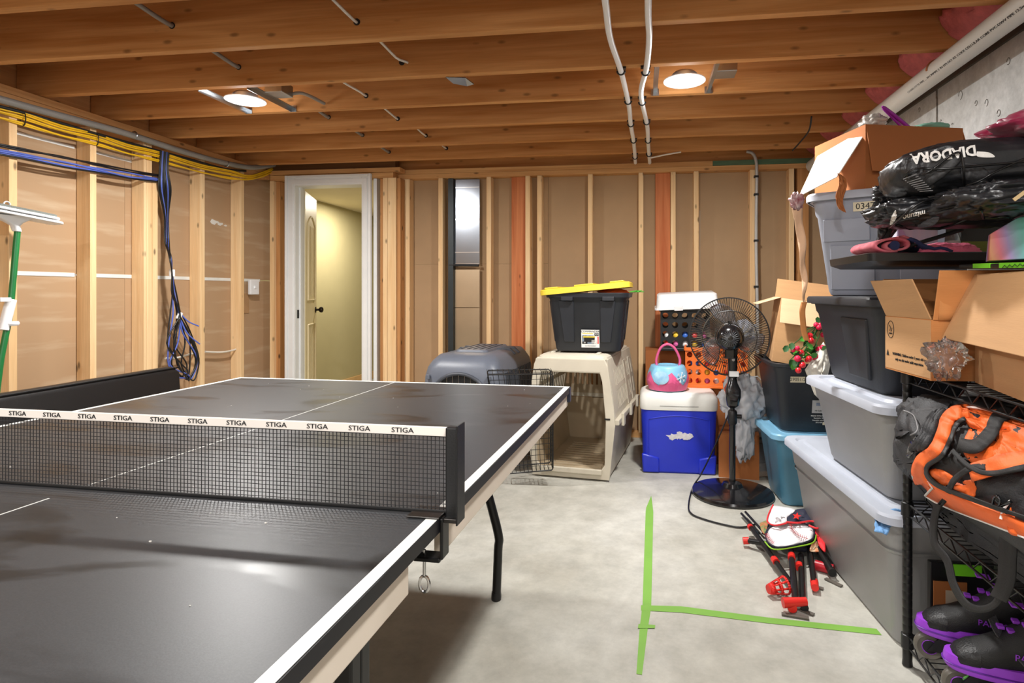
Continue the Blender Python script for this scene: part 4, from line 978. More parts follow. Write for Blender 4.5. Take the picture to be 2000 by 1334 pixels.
lump('orange_fabric', 'orange cloth showing under the raised side of the yellow lid', 'cloth', (-.18, 3.76, 1.145), (.11, .12, .026), M('orange_cloth', (226, 92, 20), .8), 3, .2, n=30)
b = B()
for k in range(7): b.tube([(-.075, 3.60, 1.150), (-.045+.01*k, 3.59+.004*k, 1.152+.004*(k % 3))], .003, 5)
obj('garland_sprig', b, GL, label='green sprig sticking out right of the yellow lid', cat='sprig')

# cooler
cl_ = thing('cooler', 'blue cooler with white hinged lid on the floor left of the fan', 'cooler', (.235, 3.83, 0), R(0))
w0, w1, d0, d1 = .445, .475, .30, .33
obj('body', B().rings([rr(w0-.02, d0-.02, .03, .0, 5), rr(w0, d0, .04, .012, 5), rr(w1, d1, .05, .40, 5), rr(w1-.02, d1-.02, .05, .402, 5)]), BLUE, cl_, local=True, smooth=35)
obj('lid', B().rings([rr(w1+.008, d1+.008, .05, .403, 6), rr(w1+.014, d1+.014, .055, .42, 6), rr(w1+.012, d1+.012, .055, .475, 6), rr(w1-.01, d1-.01, .06, .50, 6), rr(w1-.05, d1-.05, .06, .512, 6), rr(w1-.16, d1-.12, .05, .510, 6)]), M('cooler_white', (232, 232, 226), .4, var=.03), cl_, local=True, smooth=60)
obj('lid_groove', B().box(-.12, .12, -d1/2-.0085, -d1/2+.0, .428, .433), M('groove', (170, 170, 166), .6), cl_, local=True)
for sx in (-1, 1):
    obj('corner_foot', B().hexa([(sx*(w0/2+.004), -d0/2-.012, .004), (sx*(w0/2-.10), -d0/2-.012, .004), (sx*(w0/2-.10), -d0/2+.02, .004), (sx*(w0/2+.004), -d0/2+.02, .004), (sx*(w0/2+.01), -d0/2-.016, .125), (sx*(w0/2-.10), -d0/2-.012, .10), (sx*(w0/2-.10), -d0/2+.02, .10), (sx*(w0/2+.01), -d0/2+.02, .125)]), BLUE, cl_, local=True, bev=.01, smooth=40)
arc = [Vector((-.19, -d0/2-.008, .10))]+[Vector((-.19+.38*i/12, -d0/2-.0125-.002*(1), .345+.025*sin(pi*i/12))) for i in range(13)]+[Vector((.19, -d0/2-.008, .10))]
obj('panel_outline', B().tube(arc, .003, 5), BLUE, cl_, local=True, smooth=50)
random.seed(5)
b = B()
for k in range(9):
    c = Vector((-.055+.015*k, -.1575-.0004*k, .242+random.uniform(-.006, .006))); r_ = random.uniform(.012, .022); n = 8
    b.slab([c+Vector((r_*(.5+random.random())*cos(i*2*pi/n), 0, r_*.9*(.5+random.random())*sin(i*2*pi/n))) for i in range(n)], .0015)
obj('torn_sticker', b, M('sticker_remains', (214, 210, 214), .7, var=.15, vs=60), cl_, local=True)
# child's bucket
t = thing('toy_bucket', 'light blue and pink round bucket with pink handle on the cooler', 'bucket', (.17, 3.80, .513))
rad = lambda z: .135*(1-((z-.055)/.165)**2*.55) if z > .055 else .118+.017*(z/.055)
prof = [(rad(z), z) for z in [i*.012 for i in range(14)]]
body = obj('pail', B().lathe([(.09, 0)]+[(r_, z+.004) for r_, z in prof]+[(.08, .163), (.07, .155)], (0, 0, 0), 40), SKY, t, local=True, smooth=60)
b = B()
n = 40
for k in range(n):     # pink zigzag lower band
    def zz(a): return .03+.095*abs(((a*5/(2*pi)+.15) % 1)*2-1)
    a0, a1 = 2*pi*k/n, 2*pi*(k+1)/n
    for s in range(6):
        p = []
        for a, ss in ((a0, s), (a1, s), (a1, s+1), (a0, s+1)):
            z = .002+(zz(a)-.0)*ss/6; r_ = rad(z)+.003; p.append((r_*cos(a), r_*sin(a), z+.004))
        b.add(p, [(0, 1, 2, 3)])
obj('pink_petals', b, PINK, t, local=True, smooth=60)
obj('handle', B().tube(smooth_path([(-.07, 0, .15), (-.072, 0, .20), (-.045, 0, .27), (0, 0, .295), (.045, 0, .27), (.078, 0, .20), (.074, 0, .15)], 5), .0085, 10), PINK, t, local=True, smooth=60)
a0 = -1.95
b = B(); n = 24; RG = []
for q_ in (1, .75, .5, .25, .02):
    pc = []
    for i in range(n):
        a = 2*pi*i/n; th_ = a0+.40*q_*cos(a); z = .088+.042*q_*sin(a); r_ = rad(z)+.0065; pc.append(Vector((r_*cos(th_), r_*sin(th_), z+.004)))
    RG.append(pc)
b.rings(RG, False, True)
obj('round_picture', b, M('pale_oval', (176, 212, 228), .4, rgb2=(120, 170, 205), vs=22), t, local=True, smooth=60)
b = B(); th0 = -.95; c = Vector(((rad(.09)+.006)*cos(th0), (rad(.09)+.006)*sin(th0), .095)); tx_ = Vector((-sin(th0), cos(th0), 0))
for k in range(6):
    a = k*pi/3+.3; e = tx_*cos(a)+Vector((0, 0, 1))*sin(a); b.tube([c, c+e*.036], .002, 5)
    m_ = c+e*.023
    for da in (.7, -.7): b.tube([m_, m_+(tx_*cos(a+da)+Vector((0, 0, 1))*sin(a+da))*.011], .0016, 5)
obj('snowflake', b, WPLAST, t, local=True)

# crates of balls with round holes
def hole_crate(name, label, loc, rz, wx, wy, h, m, nx, nz, rh):
    t = thing(name, label, 'crate', loc, rz)
    for s, (L_, ax) in enumerate(((wx, 0), (wx, 0), (wy, 1), (wy, 1))):
        sgn = -1 if s % 2 == 0 else 1
        b = B(); nn = nx if ax == 0 else max(2, int(nx*wy/wx)); cwid = L_/nn; ch = (h-.04)/nz; N_ = 12
        for i in range(nn):
            for j in range(nz):
                cx_, cz_ = -L_/2+cwid*(i+.5), .02+ch*(j+.5); o_, ii = [], []
                for k in range(N_):
                    a = 2*pi*k/N_+pi/N_; ux, uz = cos(a), sin(a); f_ = 1/max(abs(ux), abs(uz)); o_.append((cx_+ux*f_*cwid/2, cz_+uz*f_*ch/2)); ii.append((cx_+ux*rh, cz_+uz*rh))
                def W(p, d): return (p[0], sgn*(wy/2-d), p[1]) if ax == 0 else (sgn*(wx/2-d), p[0], p[1])
                base = [W(p, 0) for p in o_]+[W(p, 0) for p in ii]+[W(p, .006) for p in ii]
                b.add(base, [(k, (k+1) % N_, N_+(k+1) % N_, N_+k) for k in range(N_)]+[(N_+k, N_+(k+1) % N_, 2*N_+(k+1) % N_, 2*N_+k) for k in range(N_)])
        obj('perforated_side', b, m, t, local=True)
    obj('rim', B().rings([rr(wx+.004, wy+.004, .01, h-.022, 2), rr(wx+.02, wy+.02, .015, h-.022, 2), rr(wx+.02, wy+.02, .015, h, 2), rr(wx-.01, wy-.01, .01, h, 2)], closed=True), m, t, local=True, bev=.002)
    obj('base', B().box(-wx/2, wx/2, -wy/2, wy/2, 0, .02), m, t, local=True, bev=.003)
    return t
kc = hole_crate('perforated_crate', 'black plastic crate with round holes and a white tray on top', (.31, 4.22, .735), R(-3), .34, .26, .30, BLKPL, 5, 4, .022)
hole_crate('perforated_crate', 'orange plastic crate with round holes behind the fan', (.505, 4.02, .51), R(-6), .40, .28, .27, ORANGE, 7, 4, .019)
# supports for both crates (stacked cartons seen only in slivers)
t = obox('cardboard_box', 'brown carton between the cooler and the fan under the orange crate', (.61, 4.07, 0), R(-5), .24, .32, .505, CARDB, ())
obj('top_panel', B().box(-.12, .12, -.16, .16, .5055, .509), CARDB, t, local=True)
t = obox('cardboard_box', 'carton standing against back wall beneath the black holed crate', (.20, 4.33, 0), 0, .34, .26, .725, CARDB, ())
obj('top_panel', B().box(-.17, .17, -.13, .13, .7255, .7285), CARDB, t, local=True)
cols = [(230, 60, 60), (240, 240, 240), (60, 110, 200), (226, 110, 170), (240, 200, 60)]
random.seed(8)
for (cx_, cy_, cz_, rz, wx, gp, nn) in ((.31, 4.22, .755, -3, .34, 'small balls inside the black holed crate', 10), (.505, 4.02, .53, -6, .40, 'small balls inside the orange holed crate', 12)):
    for k in range(nn):
        i, j = k % 5, k//5
        x = cx_-wx/2+.05+i*(wx-.1)/4; z = cz_+.028+j*.058; c = cols[(k*3+j) % 5]
        nmc = {0: 'red', 1: 'white', 2: 'blue', 3: 'pink', 4: 'yellow'}[(k*3+j) % 5]
        obj('ball', B().sphere((x, cy_-.09, z), .028, 14), M('ball_'+nmc, c, .4), smooth=180, label=f'{nmc} ball in the {("bottom", "second", "third")[j]} row of the {"black" if cx_ < .4 else "orange"} holed crate, '+('far left', 'left of middle', 'middle', 'right of middle', 'far right')[i], cat='ball', group=gp)
t = thing('plastic_tray', 'white plastic tray lid resting tilted on the black holed crate', 'tray', (.31, 4.2, 1.04))
T_ = Matrix.Translation((.32, 4.19, 1.062)) @ Matrix.Rotation(R(-2), 4, 'Z') @ Matrix.Rotation(R(-2.5), 4, 'Y') @ Matrix.Rotation(R(3), 4, 'X')
obj('tray_body', B().rings([rr(.43, .33, .03, -.02, 4), rr(.41, .31, .03, .075, 4), rr(.38, .28, .03, .085, 4)]), M('tray_white', (238, 238, 238), .4, var=.02), t, T=T_, smooth=35)
obj('tray_notch', B().box(-.09, -.03, -.175, -.165, -.03, .006), M('tray_white', (238, 238, 238), .4), t, T=T_, bev=.004)
obj('tray_rim', B().rings([rr(.45, .35, .03, -.022, 4), rr(.45, .35, .03, -.012, 4), rr(.425, .325, .03, -.012, 4), rr(.425, .325, .03, -.022, 4)], closed=True), M('tray_white', (238, 238, 238), .4), t, T=T_)

# ================================================================== FAN
fx, fy = .512, 3.34
t = thing('pedestal_fan', 'black pedestal fan with round wire cage turned toward the back wall', 'fan', (fx, fy, 0))
GB = M('gloss_black', (20, 20, 22), .18, var=.2, coat=.4)
obj('base', B().lathe([(.225, .0), (.228, .012), (.222, .024), (.19, .034), (.10, .044), (.06, .052), (.05, .07), (.032, .078)], (fx, fy, 0), 56), GB, t, smooth=35)
obj('lower_pole', B().tube([(fx, fy, .07), (fx, fy, .44)], .0175, 18), GB, t, smooth=50)
obj('upper_pole', B().tube([(fx, fy, .43), (fx, fy, .62)], .013, 16), GB, t, smooth=50)
obj('height_collar', B().lathe([(.02, .40), (.026, .41), (.026, .47), (.021, .48)], (fx, fy, 0), 20), BLKPL, t, smooth=40)
obj('height_knob', B().tube([(fx+.02, fy, .445), (fx+.05, fy, .445)], .012, 12), BLKPL, t, smooth=40)
obj('control_box', B().rings([[Vector((fx+p.x, fy+p.y, p.z)) for p in rr(a, a*1.1, .02, z, 5)] for a, z in ((.04, .495), (.065, .51), (.085, .56), (.085, .60), (.055, .635), (.045, .665))]), GB, t, smooth=50)
obj('neck', B().rings([[Vector((fx+p.x, fy+p.y, p.z)) for p in rr(a, a, .015, z, 4)] for a, z in ((.050, .665), (.052, .80), (.058, .84))]), GB, t, smooth=50)
obj('rating_label', B().box(fx-.022, fx+.03, fy-.0335, fy-.0305, .675, .705), M('label_silver', (196, 196, 196), .4), t)
obj('neck_button', B().lathe([(.009, 0), (.009, .006)], (fx, fy-.029, .77), 12, Matrix.Rotation(pi/2, 4, 'X')), CHROME, t)
FC = atY(1424, 657, 3.40); n_ = Vector((.10, 1, 0)).normalized()   # axis toward the wall
RF = Matrix.Translation(FC) @ Matrix((n_.cross(Vector((0, 0, 1))), Vector((0, 0, 1)), -n_)).transposed().to_4x4()   # local z toward camera
RFo = RF
mt = obj('motor_housing', B().lathe([(.045, -.02), (.072, .0), (.074, .05), (.068, .075), (.05, .098), (.02, .108), (.005, .109)], (0, 0, .04), 36), GB, t, T=RF, smooth=40)
b = B()
for k in range(22):
    a = 2*pi*k/22; b.tube([(cos(a)*.014, sin(a)*.014, .1505), (cos(a)*.045, sin(a)*.045, .1425)], .002, 4)
obj('vent_slot', b, M('vent_gray', (70, 70, 72), .4), mt, T=RF, kind='stuff')
obj('yoke', B().box(-.028, .028, -.12, -.03, .045, .10), GB, t, T=RF, bev=.008)
obj('oscillation_knob', B().lathe([(.008, 0), (.01, .02)], (0, 0, 0), 10), GB, t, T=RF @ Matrix.Translation((0, .072, .07)) @ Matrix.Rotation(-pi/2, 4, 'X'))
RC = .222
def cage(zs, nw, nm, wm, rw):
    b = B()
    for k in range(nw):
        a = 2*pi*k/nw; tw = .22
        pts = []
        for i in range(8):
            v = i/7; r_ = .075+(RC-.075)*v; z = zs*(1-v**2.2)**.8; aa = a+tw*(1-v)*(1 if zs > 0 else -1)*.0
            pts.append((r_*cos(aa), r_*sin(aa), z))
        b.tube(pts, rw, 3)
    obj(nm, b, wm, t, T=RF, kind='stuff')
    for r_ in (.078, .15):
        v = (r_-.075)/(RC-.075); z = zs*(1-max(0, v)**2.2)**.8
        obj('cage_ring', B().tube([(r_*cos(a), r_*sin(a), z) for a in [2*pi*i/40 for i in range(40)]], .0022, 5, closed=True), wm, t, T=RF, smooth=60)
cage(.06, 100, 'rear_cage_wires', M('cage_wire_dark', (40, 38, 35), .4, metal=.3), .0018)
cage(-.085, 84, 'front_cage_wires', M('cage_wire', (150, 138, 116), .4), .0015)
obj('cage_band', B().lathe([(RC-.002, -.012), (RC+.005, -.012), (RC+.005, .010), (RC-.002, .010)], (0, 0, 0), 56, closed=True), BLKPL, t, T=RF, smooth=40)
BLD = M('blade_smoke', (206, 210, 220), .12, trans=.9, var=.03)
for k in range(3):
    a0 = 2*pi*k/3-.62
    def fn(u, v, a0=a0):
        r_ = .05+.148*v; wdt = (.30+.60*sin(pi*min(1, v*.9+.1))**.8); a = a0+(u-.5)*wdt+.5*v
        return (r_*cos(a), r_*sin(a), -.03+.035*(u-.5))
    obj('blade', B().grid(fn, 10, 12), BLD, t, T=RF, smooth=180, solid=.003)
obj('blade_hub', B().lathe([(.042, -.055), (.045, -.02), (.042, -.005)], (0, 0, 0), 24), GB, t, T=RF, smooth=40)
cp = [(fx-.19, fy+.18, .04), (fx-.24, fy+.06, .012), (fx-.26, fy-.12, .008)]
cpx = [atZ(x, y, .007) for x, y in ((1345, 985), (1350, 1003), (1378, 1015), (1420, 1026), (1450, 1030), (1475, 1024))]
obj('power_cord', B().tube(smooth_path([(fx, fy+.02, .5), (fx-.04, fy+.05, .38), (fx-.10, fy+.12, .2), (fx-.16, fy+.15, .06), (fx-.215, fy+.06, .012)]+[tuple(p) for p in cpx], 5), .0045, 8), BLKPL, t, smooth=60)

# packaging behind the fan
t = thing('blister_pack', 'tall clear plastic packaging with gray parts leaning right of the fan pole', 'packaging', (.70, 3.55, 0))
CLR = M('clear_plastic_shell', (236, 238, 240), .08, trans=.92, var=.02)
T_ = Matrix.Translation((.735, 3.685, .005)) @ Matrix.Rotation(R(-6), 4, 'Y') @ Matrix.Rotation(R(-10), 4, 'X')
obj('clear_shell', B().rings([rr(.15, .05, .02, .0, 4), rr(.17, .06, .02, .02, 4), rr(.17, .06, .02, .56, 4), rr(.13, .04, .02, .60, 4)]), CLR, t, T=T_, smooth=40)
obj('shell_edge', B().tube([(-.09, -.035, .0), (-.09, -.035, .57), (-.06, -.035, .61), (.06, -.035, .61), (.09, -.035, .57), (.09, -.035, 0)], .004, 6), M('clear_edge', (190, 192, 192), .15, trans=.3), t, T=T_, smooth=60)
obj('inner_card', B().box(-.07, .07, -.004, .004, .03, .42), M('insert_print', (196, 194, 190), .5, rgb2=(110, 112, 116), vs=16), t, T=T_)
obj('red_stripe', B().box(-.055, .02, -.0065, -.0045, .32, .335), RED, t, T=T_)
obj('blue_stripe', B().box(-.055, .05, -.0065, -.0045, .22, .235), M('navy', (40, 56, 110), .5), t, T=T_)
obj('inner_tool', B().box(-.03, .04, -.02, -.006, .08, .20), M('tool_gray', (110, 112, 118), .4), t, T=T_, bev=.005)
lump('plastic_bag', 'crumpled pale gray plastic bag bulging behind the fan pole', 'plastic bag', (.60, 3.53, .50), (.125, .07, .15), M('gray_bag', (204, 206, 212), .4, var=.1, trans=.1), 12, .35, 3, ridge=.25, n=70)
lump('plastic_bag', 'lower twist of pale plastic bag hanging before the brown carton', 'plastic bag', (.61, 3.53, .30), (.06, .05, .15), M('gray_bag', (204, 206, 212), .4, var=.1), 5, .3, 3, ridge=.25, n=50)
t = obox('cardboard_box', 'small brown carton on the floor right of the fan pole', (.61, 3.74, 0), R(-8), .24, .22, .27, CARDB, ())
obj('top_panel', B().box(-.12, .12, -.11, .11, .2705, .274), CARDB, t, local=True)
lump('folded_fabric', 'gray fabric and pink cloth heaped behind the right half of the fan cage', 'fabric', (.67, 4.0, .875), (.10, .10, .085), M('pale_cloth', (176, 180, 190), .8, rgb2=(150, 152, 160)), 6, .2, ridge=.15, n=50)

# floor tape
q = [atZ(x, y, .001) for x, y in ((1272, 968), (1276, 1000), (1272, 1185), (1265, 1230), (1254, 1318), (1243, 1316), (1249, 1230), (1255, 1180), (1261, 1000), (1262, 992))]
obj('green_tape', B().slab(q[::-1], .0006), TAPEG, label='long green tape strip running toward the camera on the floor', cat='floor tape')
q = [atZ(x, y, .0017) for x, y in ((1252, 1182), (1330, 1184), (1500, 1206), (1712, 1228), (1722, 1240), (1500, 1217), (1330, 1196), (1252, 1192))]
obj('green_tape', B().slab(q[::-1], .0006), TAPEG, label='green tape strip crossing the floor toward the gray tote', cat='floor tape')
q = [atZ(x, y, .0024) for x, y in ((1247, 1219), (1280, 1221), (1279, 1227), (1246, 1227))]
obj('green_tape', B().slab(q[::-1], .0006), TAPEG, label='tiny scrap of green tape across the long strip', cat='floor tape')
#==MORE2==
# ================================================================== WIRE RACK
t = thing('wire_shelf_rack', 'black wire shelf rack along concrete wall holding boxes, bags and skates', 'shelf rack', (1.035, 1.28, 0))
RX0, RX1, RY0, RY1 = .811, 1.262, .66, 1.88
for x in (RX0, RX1):
    for y in (RY0, RY1):
        prof = [(.006, .0), (.015, .004), (.0135, .02)]
        z = .03
        while z < .925: prof += [(.0135, z), (.0135, z+.021), (.0128, z+.0225), (.0128, z+.0245)]; z += .0255
        prof += [(.0135, .93), (.0, .932)]
        obj('post', B().lathe(prof, (x, y, 0), 14), STEELB, t, smooth=35)
for z in (.095, .50, .906):
    b = B()
    n = int((RY1-RY0)/.026)
    for k in range(1, n): y = RY0+k*(RY1-RY0)/n; b.tube([(RX0, y, z), (RX1, y, z)], .0017, 5)
    for x in (RX0+.11, RX0+.225, RX0+.34): b.tube([(x, RY0, z-.004), (x, RY1, z-.004)], .0026, 5)
    obj('shelf_wires', b, STEELB, t, kind='stuff')
    for a, c in (((RX0, RY0), (RX0, RY1)), ((RX1, RY0), (RX1, RY1)), ((RX0, RY0), (RX1, RY0)), ((RX0, RY1), (RX1, RY1))):
        A_, C_ = Vector((*a, z)), Vector((*c, z)); L_ = (C_-A_).length; m_ = max(2, int(L_/.034)); dz = Vector((0, 0, -.033))
        b = B().tube([A_, C_], .0032, 6).tube([A_+dz, C_+dz], .0032, 6)
        b.tube([A_.lerp(C_, k/m_)+(dz if k % 2 else Vector()) for k in range(m_+1)], .0022, 5)
        obj('edge_truss', b, STEELB, t, smooth=50)
    for x in (RX0, RX1):
        for y in (RY0, RY1): obj('shelf_collar', B().lathe([(.0145, -.038), (.018, -.036), (.0175, .004), (.0145, .006)], (x, y, z), 14), BLKPL, t, smooth=40)

# --- surface helpers: shapes laid on a rounded bag
def onell(c, r, off=0):
    c = Vector(c)
    def f(px, py, o=0):
        d = ray(px, py); e = Vector([d[i]/r[i] for i in range(3)]); s = Vector([(O0[i]-c[i])/r[i] for i in range(3)])
        A_, B_, C_ = e.dot(e), 2*e.dot(s), s.dot(s)-1; D_ = B_*B_-4*A_*C_
        t_ = (-B_-math.sqrt(D_))/(2*A_) if D_ > 0 else -B_/(2*A_)
        p = O0+d*t_; n = Vector([(p[i]-c[i])/r[i]**2 for i in range(3)]).normalized(); return p+n*(off+o)
    return f
from mathutils.bvhtree import BVHTree
def onmesh(b, c, off=0):
    tr = BVHTree.FromPolygons([tuple(v) for v in b.v], [tuple(f) for f in b.f]); c = Vector(c)
    def f(px, py, o=0):
        d = ray(px, py).normalized(); h, n, i, t_ = tr.ray_cast(O0, d)
        if h is None:
            p = O0+d*(c-O0).length; h, n, i, t_ = tr.find_nearest(p); h = h.lerp(p, .0)
        return h-d*(off+o)
    return f
def patch(F, tl, tr, br, bl, nu=16, nv=10, amp=.008, seed=0, fr=5):
    q = [Vector((*p, 0)) for p in (tl, tr, br, bl)]
    def fn(u, v):
        p = q[0].lerp(q[1], u).lerp(q[3].lerp(q[2], u), v)
        w = noise.noise(Vector((u*fr+seed, v*fr, seed*2.1)))+.6*abs(noise.noise(Vector((u*fr*2.1, v*fr*1.6+seed, 3))))
        return F(p.x, p.y, amp*w)
    return B().grid(fn, nu, nv)
def loop_patch(F, poly, amp=.006, seed=0, n=6, rings_=7):
    """a fabric panel with a curved outline given by points of its edge"""
    P_ = smooth_path([Vector((*p, 0)) for p in poly+[poly[0]]], n)[:-1]; c = sum(P_, Vector())/len(P_); b = B(); m = len(P_)
    vs = [F(c.x, c.y, amp*.6)]
    for k in range(1, rings_+1):
        for i, p in enumerate(P_):
            q = c.lerp(p, k/rings_); w = noise.noise(Vector((q.x*.05+seed, q.y*.06, seed)))+.7*abs(noise.noise(Vector((q.x*.11, q.y*.08, seed+4)))); vs.append(F(q.x, q.y, amp*w*(1 if k < rings_ else .1)))
    fs = [(0, 1+i, 1+(i+1) % m) for i in range(m)]
    for k in range(rings_-1):
        for i in range(m): a, c_ = 1+k*m, 1+(k+1)*m; j = (i+1) % m; fs.append((a+i, c_+i, c_+j, a+j))
    return b.add(vs, fs)
def cord(F, pts, r, off=.004, n=6, k=5): return B().tube([F(p.x, p.y, off) for p in smooth_path([Vector((*p, 0)) for p in pts], k)], r, n)
def ribbon(F, pts, wpx, off=.01, k=6, th=None):
    P_ = smooth_path([Vector((*p, 0)) for p in pts], k); b = B(); vs = []
    for i, p in enumerate(P_):
        t_ = (P_[min(i+1, len(P_)-1)]-P_[max(i-1, 0)]).normalized(); s = Vector((-t_.y, t_.x, 0))*wpx/2
        vs += [F(p.x+s.x*e, p.y+s.y*e, off) for e in (-1, -.33, .33, 1)]
    fs = [(4*i+j, 4*i+j+1, 4*i+j+5, 4*i+j+4) for i in range(len(P_)-1) for j in range(3)]
    return b.add(vs, fs)
def ptext_on(name, F, s, cpx, size, ang, m, parent, off=.004, squash=1, shear=0, bold=0):
    cu = bpy.data.curves.new(name, 'FONT'); cu.body = s; cu.size = size; cu.align_x = 'CENTER'; cu.align_y = 'CENTER'; cu.resolution_u = 2; cu.shear = shear; cu.offset = bold
    t_ = bpy.data.objects.new('t', cu); C.objects.link(t_)
    me = bpy.data.meshes.new_from_object(t_.evaluated_get(bpy.context.evaluated_depsgraph_get())); bpy.data.objects.remove(t_); bpy.data.curves.remove(cu)
    bm = bmesh.new(); bm.from_mesh(me); bmesh.ops.triangulate(bm, faces=bm.faces); bmesh.ops.subdivide_edges(bm, edges=[e for e in bm.edges if e.calc_length() > size*.25], cuts=1); bmesh.ops.triangulate(bm, faces=bm.faces)
    vs = []
    for v in bm.verts:
        x, y = v.co.x*squash, -v.co.y; a = R(ang); vs.append(F(cpx[0]+x*cos(a)-y*sin(a), cpx[1]+x*sin(a)+y*cos(a), off))
    b = B().add(vs, [tuple(v.index for v in f.verts) for f in bm.faces]); bm.free(); bpy.data.meshes.remove(me)
    return obj(name, b, m, parent)

# --- cardboard boxes on the top shelf of the rack
t = obox('cardboard_box', 'brown box with warning print standing at far end of upper rack shelf', (.955, 1.80, .910), R(3), .37, .26, .165, CARDD, (('-x', .12, 66, CARD), ('-y', .135, 80, None), ('+y', .12, 75, None)))
bx1 = t
X = WM[t] @ Matrix.Translation((-.1858, .0, .08)) @ Matrix.Rotation(-pi/2, 4, 'Z')
obj('side_face', B().box(-.128, .128, -.0005, .0006, -.075, .083), CARD, t, T=X)
text('warning_print', 'WARNING: Children under 3 years old can', .0115, (.015, -.0012, -.028), (1, 0, 0), (0, 0, 1), INK, t, space=X, squash=.92)
text('warning_print', 'only use this under adult supervision', .0115, (.015, -.0012, -.043), (1, 0, 0), (0, 0, 1), INK, t, space=X, squash=.92)
obj('warning_triangle', B().slab([(-.118, -.0012, -.036), (-.102, -.0012, -.036), (-.110, -.0012, -.018)], .0004), INK, t, T=X)
obj('round_mark', B().tube([(-.092+.020*cos(a), -.001, .045+.026*sin(a)) for a in [2*pi*i/28 for i in range(28)]], .0011, 4, closed=True), INK, t, T=X)
b = B().tube([(-.100, -.001, .058), (-.092, -.001, .050), (-.098, -.001, .040), (-.086, -.001, .040), (-.084, -.001, .050)], .0012, 4).tube([(-.1, -.001, .030), (-.1, -.001, .034), (-.094, -.001, .034), (-.094, -.001, .030)], .0012, 4).tube([(-.09, -.001, .030), (-.09, -.001, .034), (-.084, -.001, .034), (-.084, -.001, .030)], .0012, 4)
obj('mark_symbol', b, INK, t, T=X)
X = WM[t] @ Matrix.Translation((-.10, -.1305, .08))
text('print', 'XL:', .02, (.005, -.0012, .03), (1, 0, 0), (0, 0, 1), INK, t, space=X)
b = B().tube([(-.02, -.0012, -.0), (-.02, -.0012, .055), (.06, -.0012, .055)], .001, 4)
obj('print_frame', b, INK, t, T=X)
text('print', 'FRAGILE', .024, (.11, -.0014, -.03), (1, .0, .35), (-.35, 0, 1), M('red_ink', (176, 60, 50), .8), t, space=X)
obj('inner_flap', B().grid(lambda u, v: WM[t] @ Vector((-.17+.30*u*(1-.25*v), -.135-.015*v+.03*u*v, .165+.125*v-.05*u*v)), 8, 6), CARDD, t, solid=.004, smooth=180)
# clear wrapping ball stuck on it
CW_ = M('crinkled_wrap', (250, 248, 246), .06, trans=.95, var=.01)
lump('clear_wrap', 'crumpled clear plastic wrap stuck on the front of warning print box', 'plastic wrap', atY(1848, 700, 1.60), (.045, .03, .048), CW_, 21, .5, 4, ridge=.35, n=44)
t = obox('cardboard_box', 'large tan box with wide front flap folded down on upper rack shelf', (1.035, 1.325, .910), R(-10), .42, .58, .285, CARD, (('-x', .185, -66, CARD), ('+x', .18, 50, None)))
t2 = t
b = B().slab([atZ(1893, 524, 1.225), atZ(2010, 512, 1.225), atZ(2040, 500, 1.225), atZ(1880, 512, 1.225)], .012) if False else None
bl = thing('flat_black_case', 'thin black case with bright green labels lying on the large tan box', 'case', (1.0, 1.5, 1.2))
obj('case_body', B().hexa([(.80, 1.22, 1.197), (1.2, 1.20, 1.197), (1.24, 1.70, 1.215), (.875, 1.72, 1.215), (.80, 1.22, 1.209), (1.2, 1.20, 1.209), (1.24, 1.70, 1.227), (.875, 1.72, 1.227)]), BLKPL, bl, bev=.003)
NEON = M('neon_green', (120, 214, 40), .5)
def edgepatch(y0, y1):  # on the left edge of the case
    f = lambda y: (.80+(.075)*(y-1.22)/.5, 1.197+.018*(y-1.22)/.5)
    (xa, za), (xb, zb) = f(y0), f(y1)
    return B().hexa([(xa-.0015, y0, za+.001), (xa+.05, y0, za+.001), (xb+.05, y1, zb+.001), (xb-.0015, y1, zb+.001), (xa-.0015, y0, za+.0128), (xa+.05, y0, za+.0128), (xb+.05, y1, zb+.0128), (xb-.0015, y1, zb+.0128)])
obj('green_label', edgepatch(1.52, 1.62), NEON, bl); obj('green_label', edgepatch(1.28, 1.47), NEON, bl)
obj('label_scribble', B().tube([(.80+.075*(y_-1.22)/.5-.003, y_, 1.209+.003*(1 if i_ % 2 else -1)) for i_, y_ in enumerate([1.45-.012*k_ for k_ in range(13)])], .0008, 4), INK, bl)

# --- black board over the box and what lies on it
bd = thing('black_board', 'long black plastic board lying across the boxes above the rack', 'board', (.98, 1.93, 1.228))
PB = [atZ(1621, 516, 1.232), atZ(1925, 522, 1.232)]
y0b = PB[0].y-.02
obj('board', B().rings([[Vector((p.x+.98, p.y+1.93, p.z)) for p in rr(a, bb, .02, z, 4)] for a, bb, z in ((.60, .33, 1.228), (.655, .36, 1.240), (.66, .365, 1.262), (.65, .355, 1.264))]), BLKPL, bd, smooth=35)
PKB = M('pink_blanket', (224, 130, 140), .9, var=.2, rgb2=(190, 80, 96), vs=30); NVB = M('navy_blanket', (40, 46, 84), .9, var=.2)
t = thing('rolled_blanket', 'rolled pink and navy fleece blanket at left end of the black board', 'blanket', (.80, 1.86, 1.265))
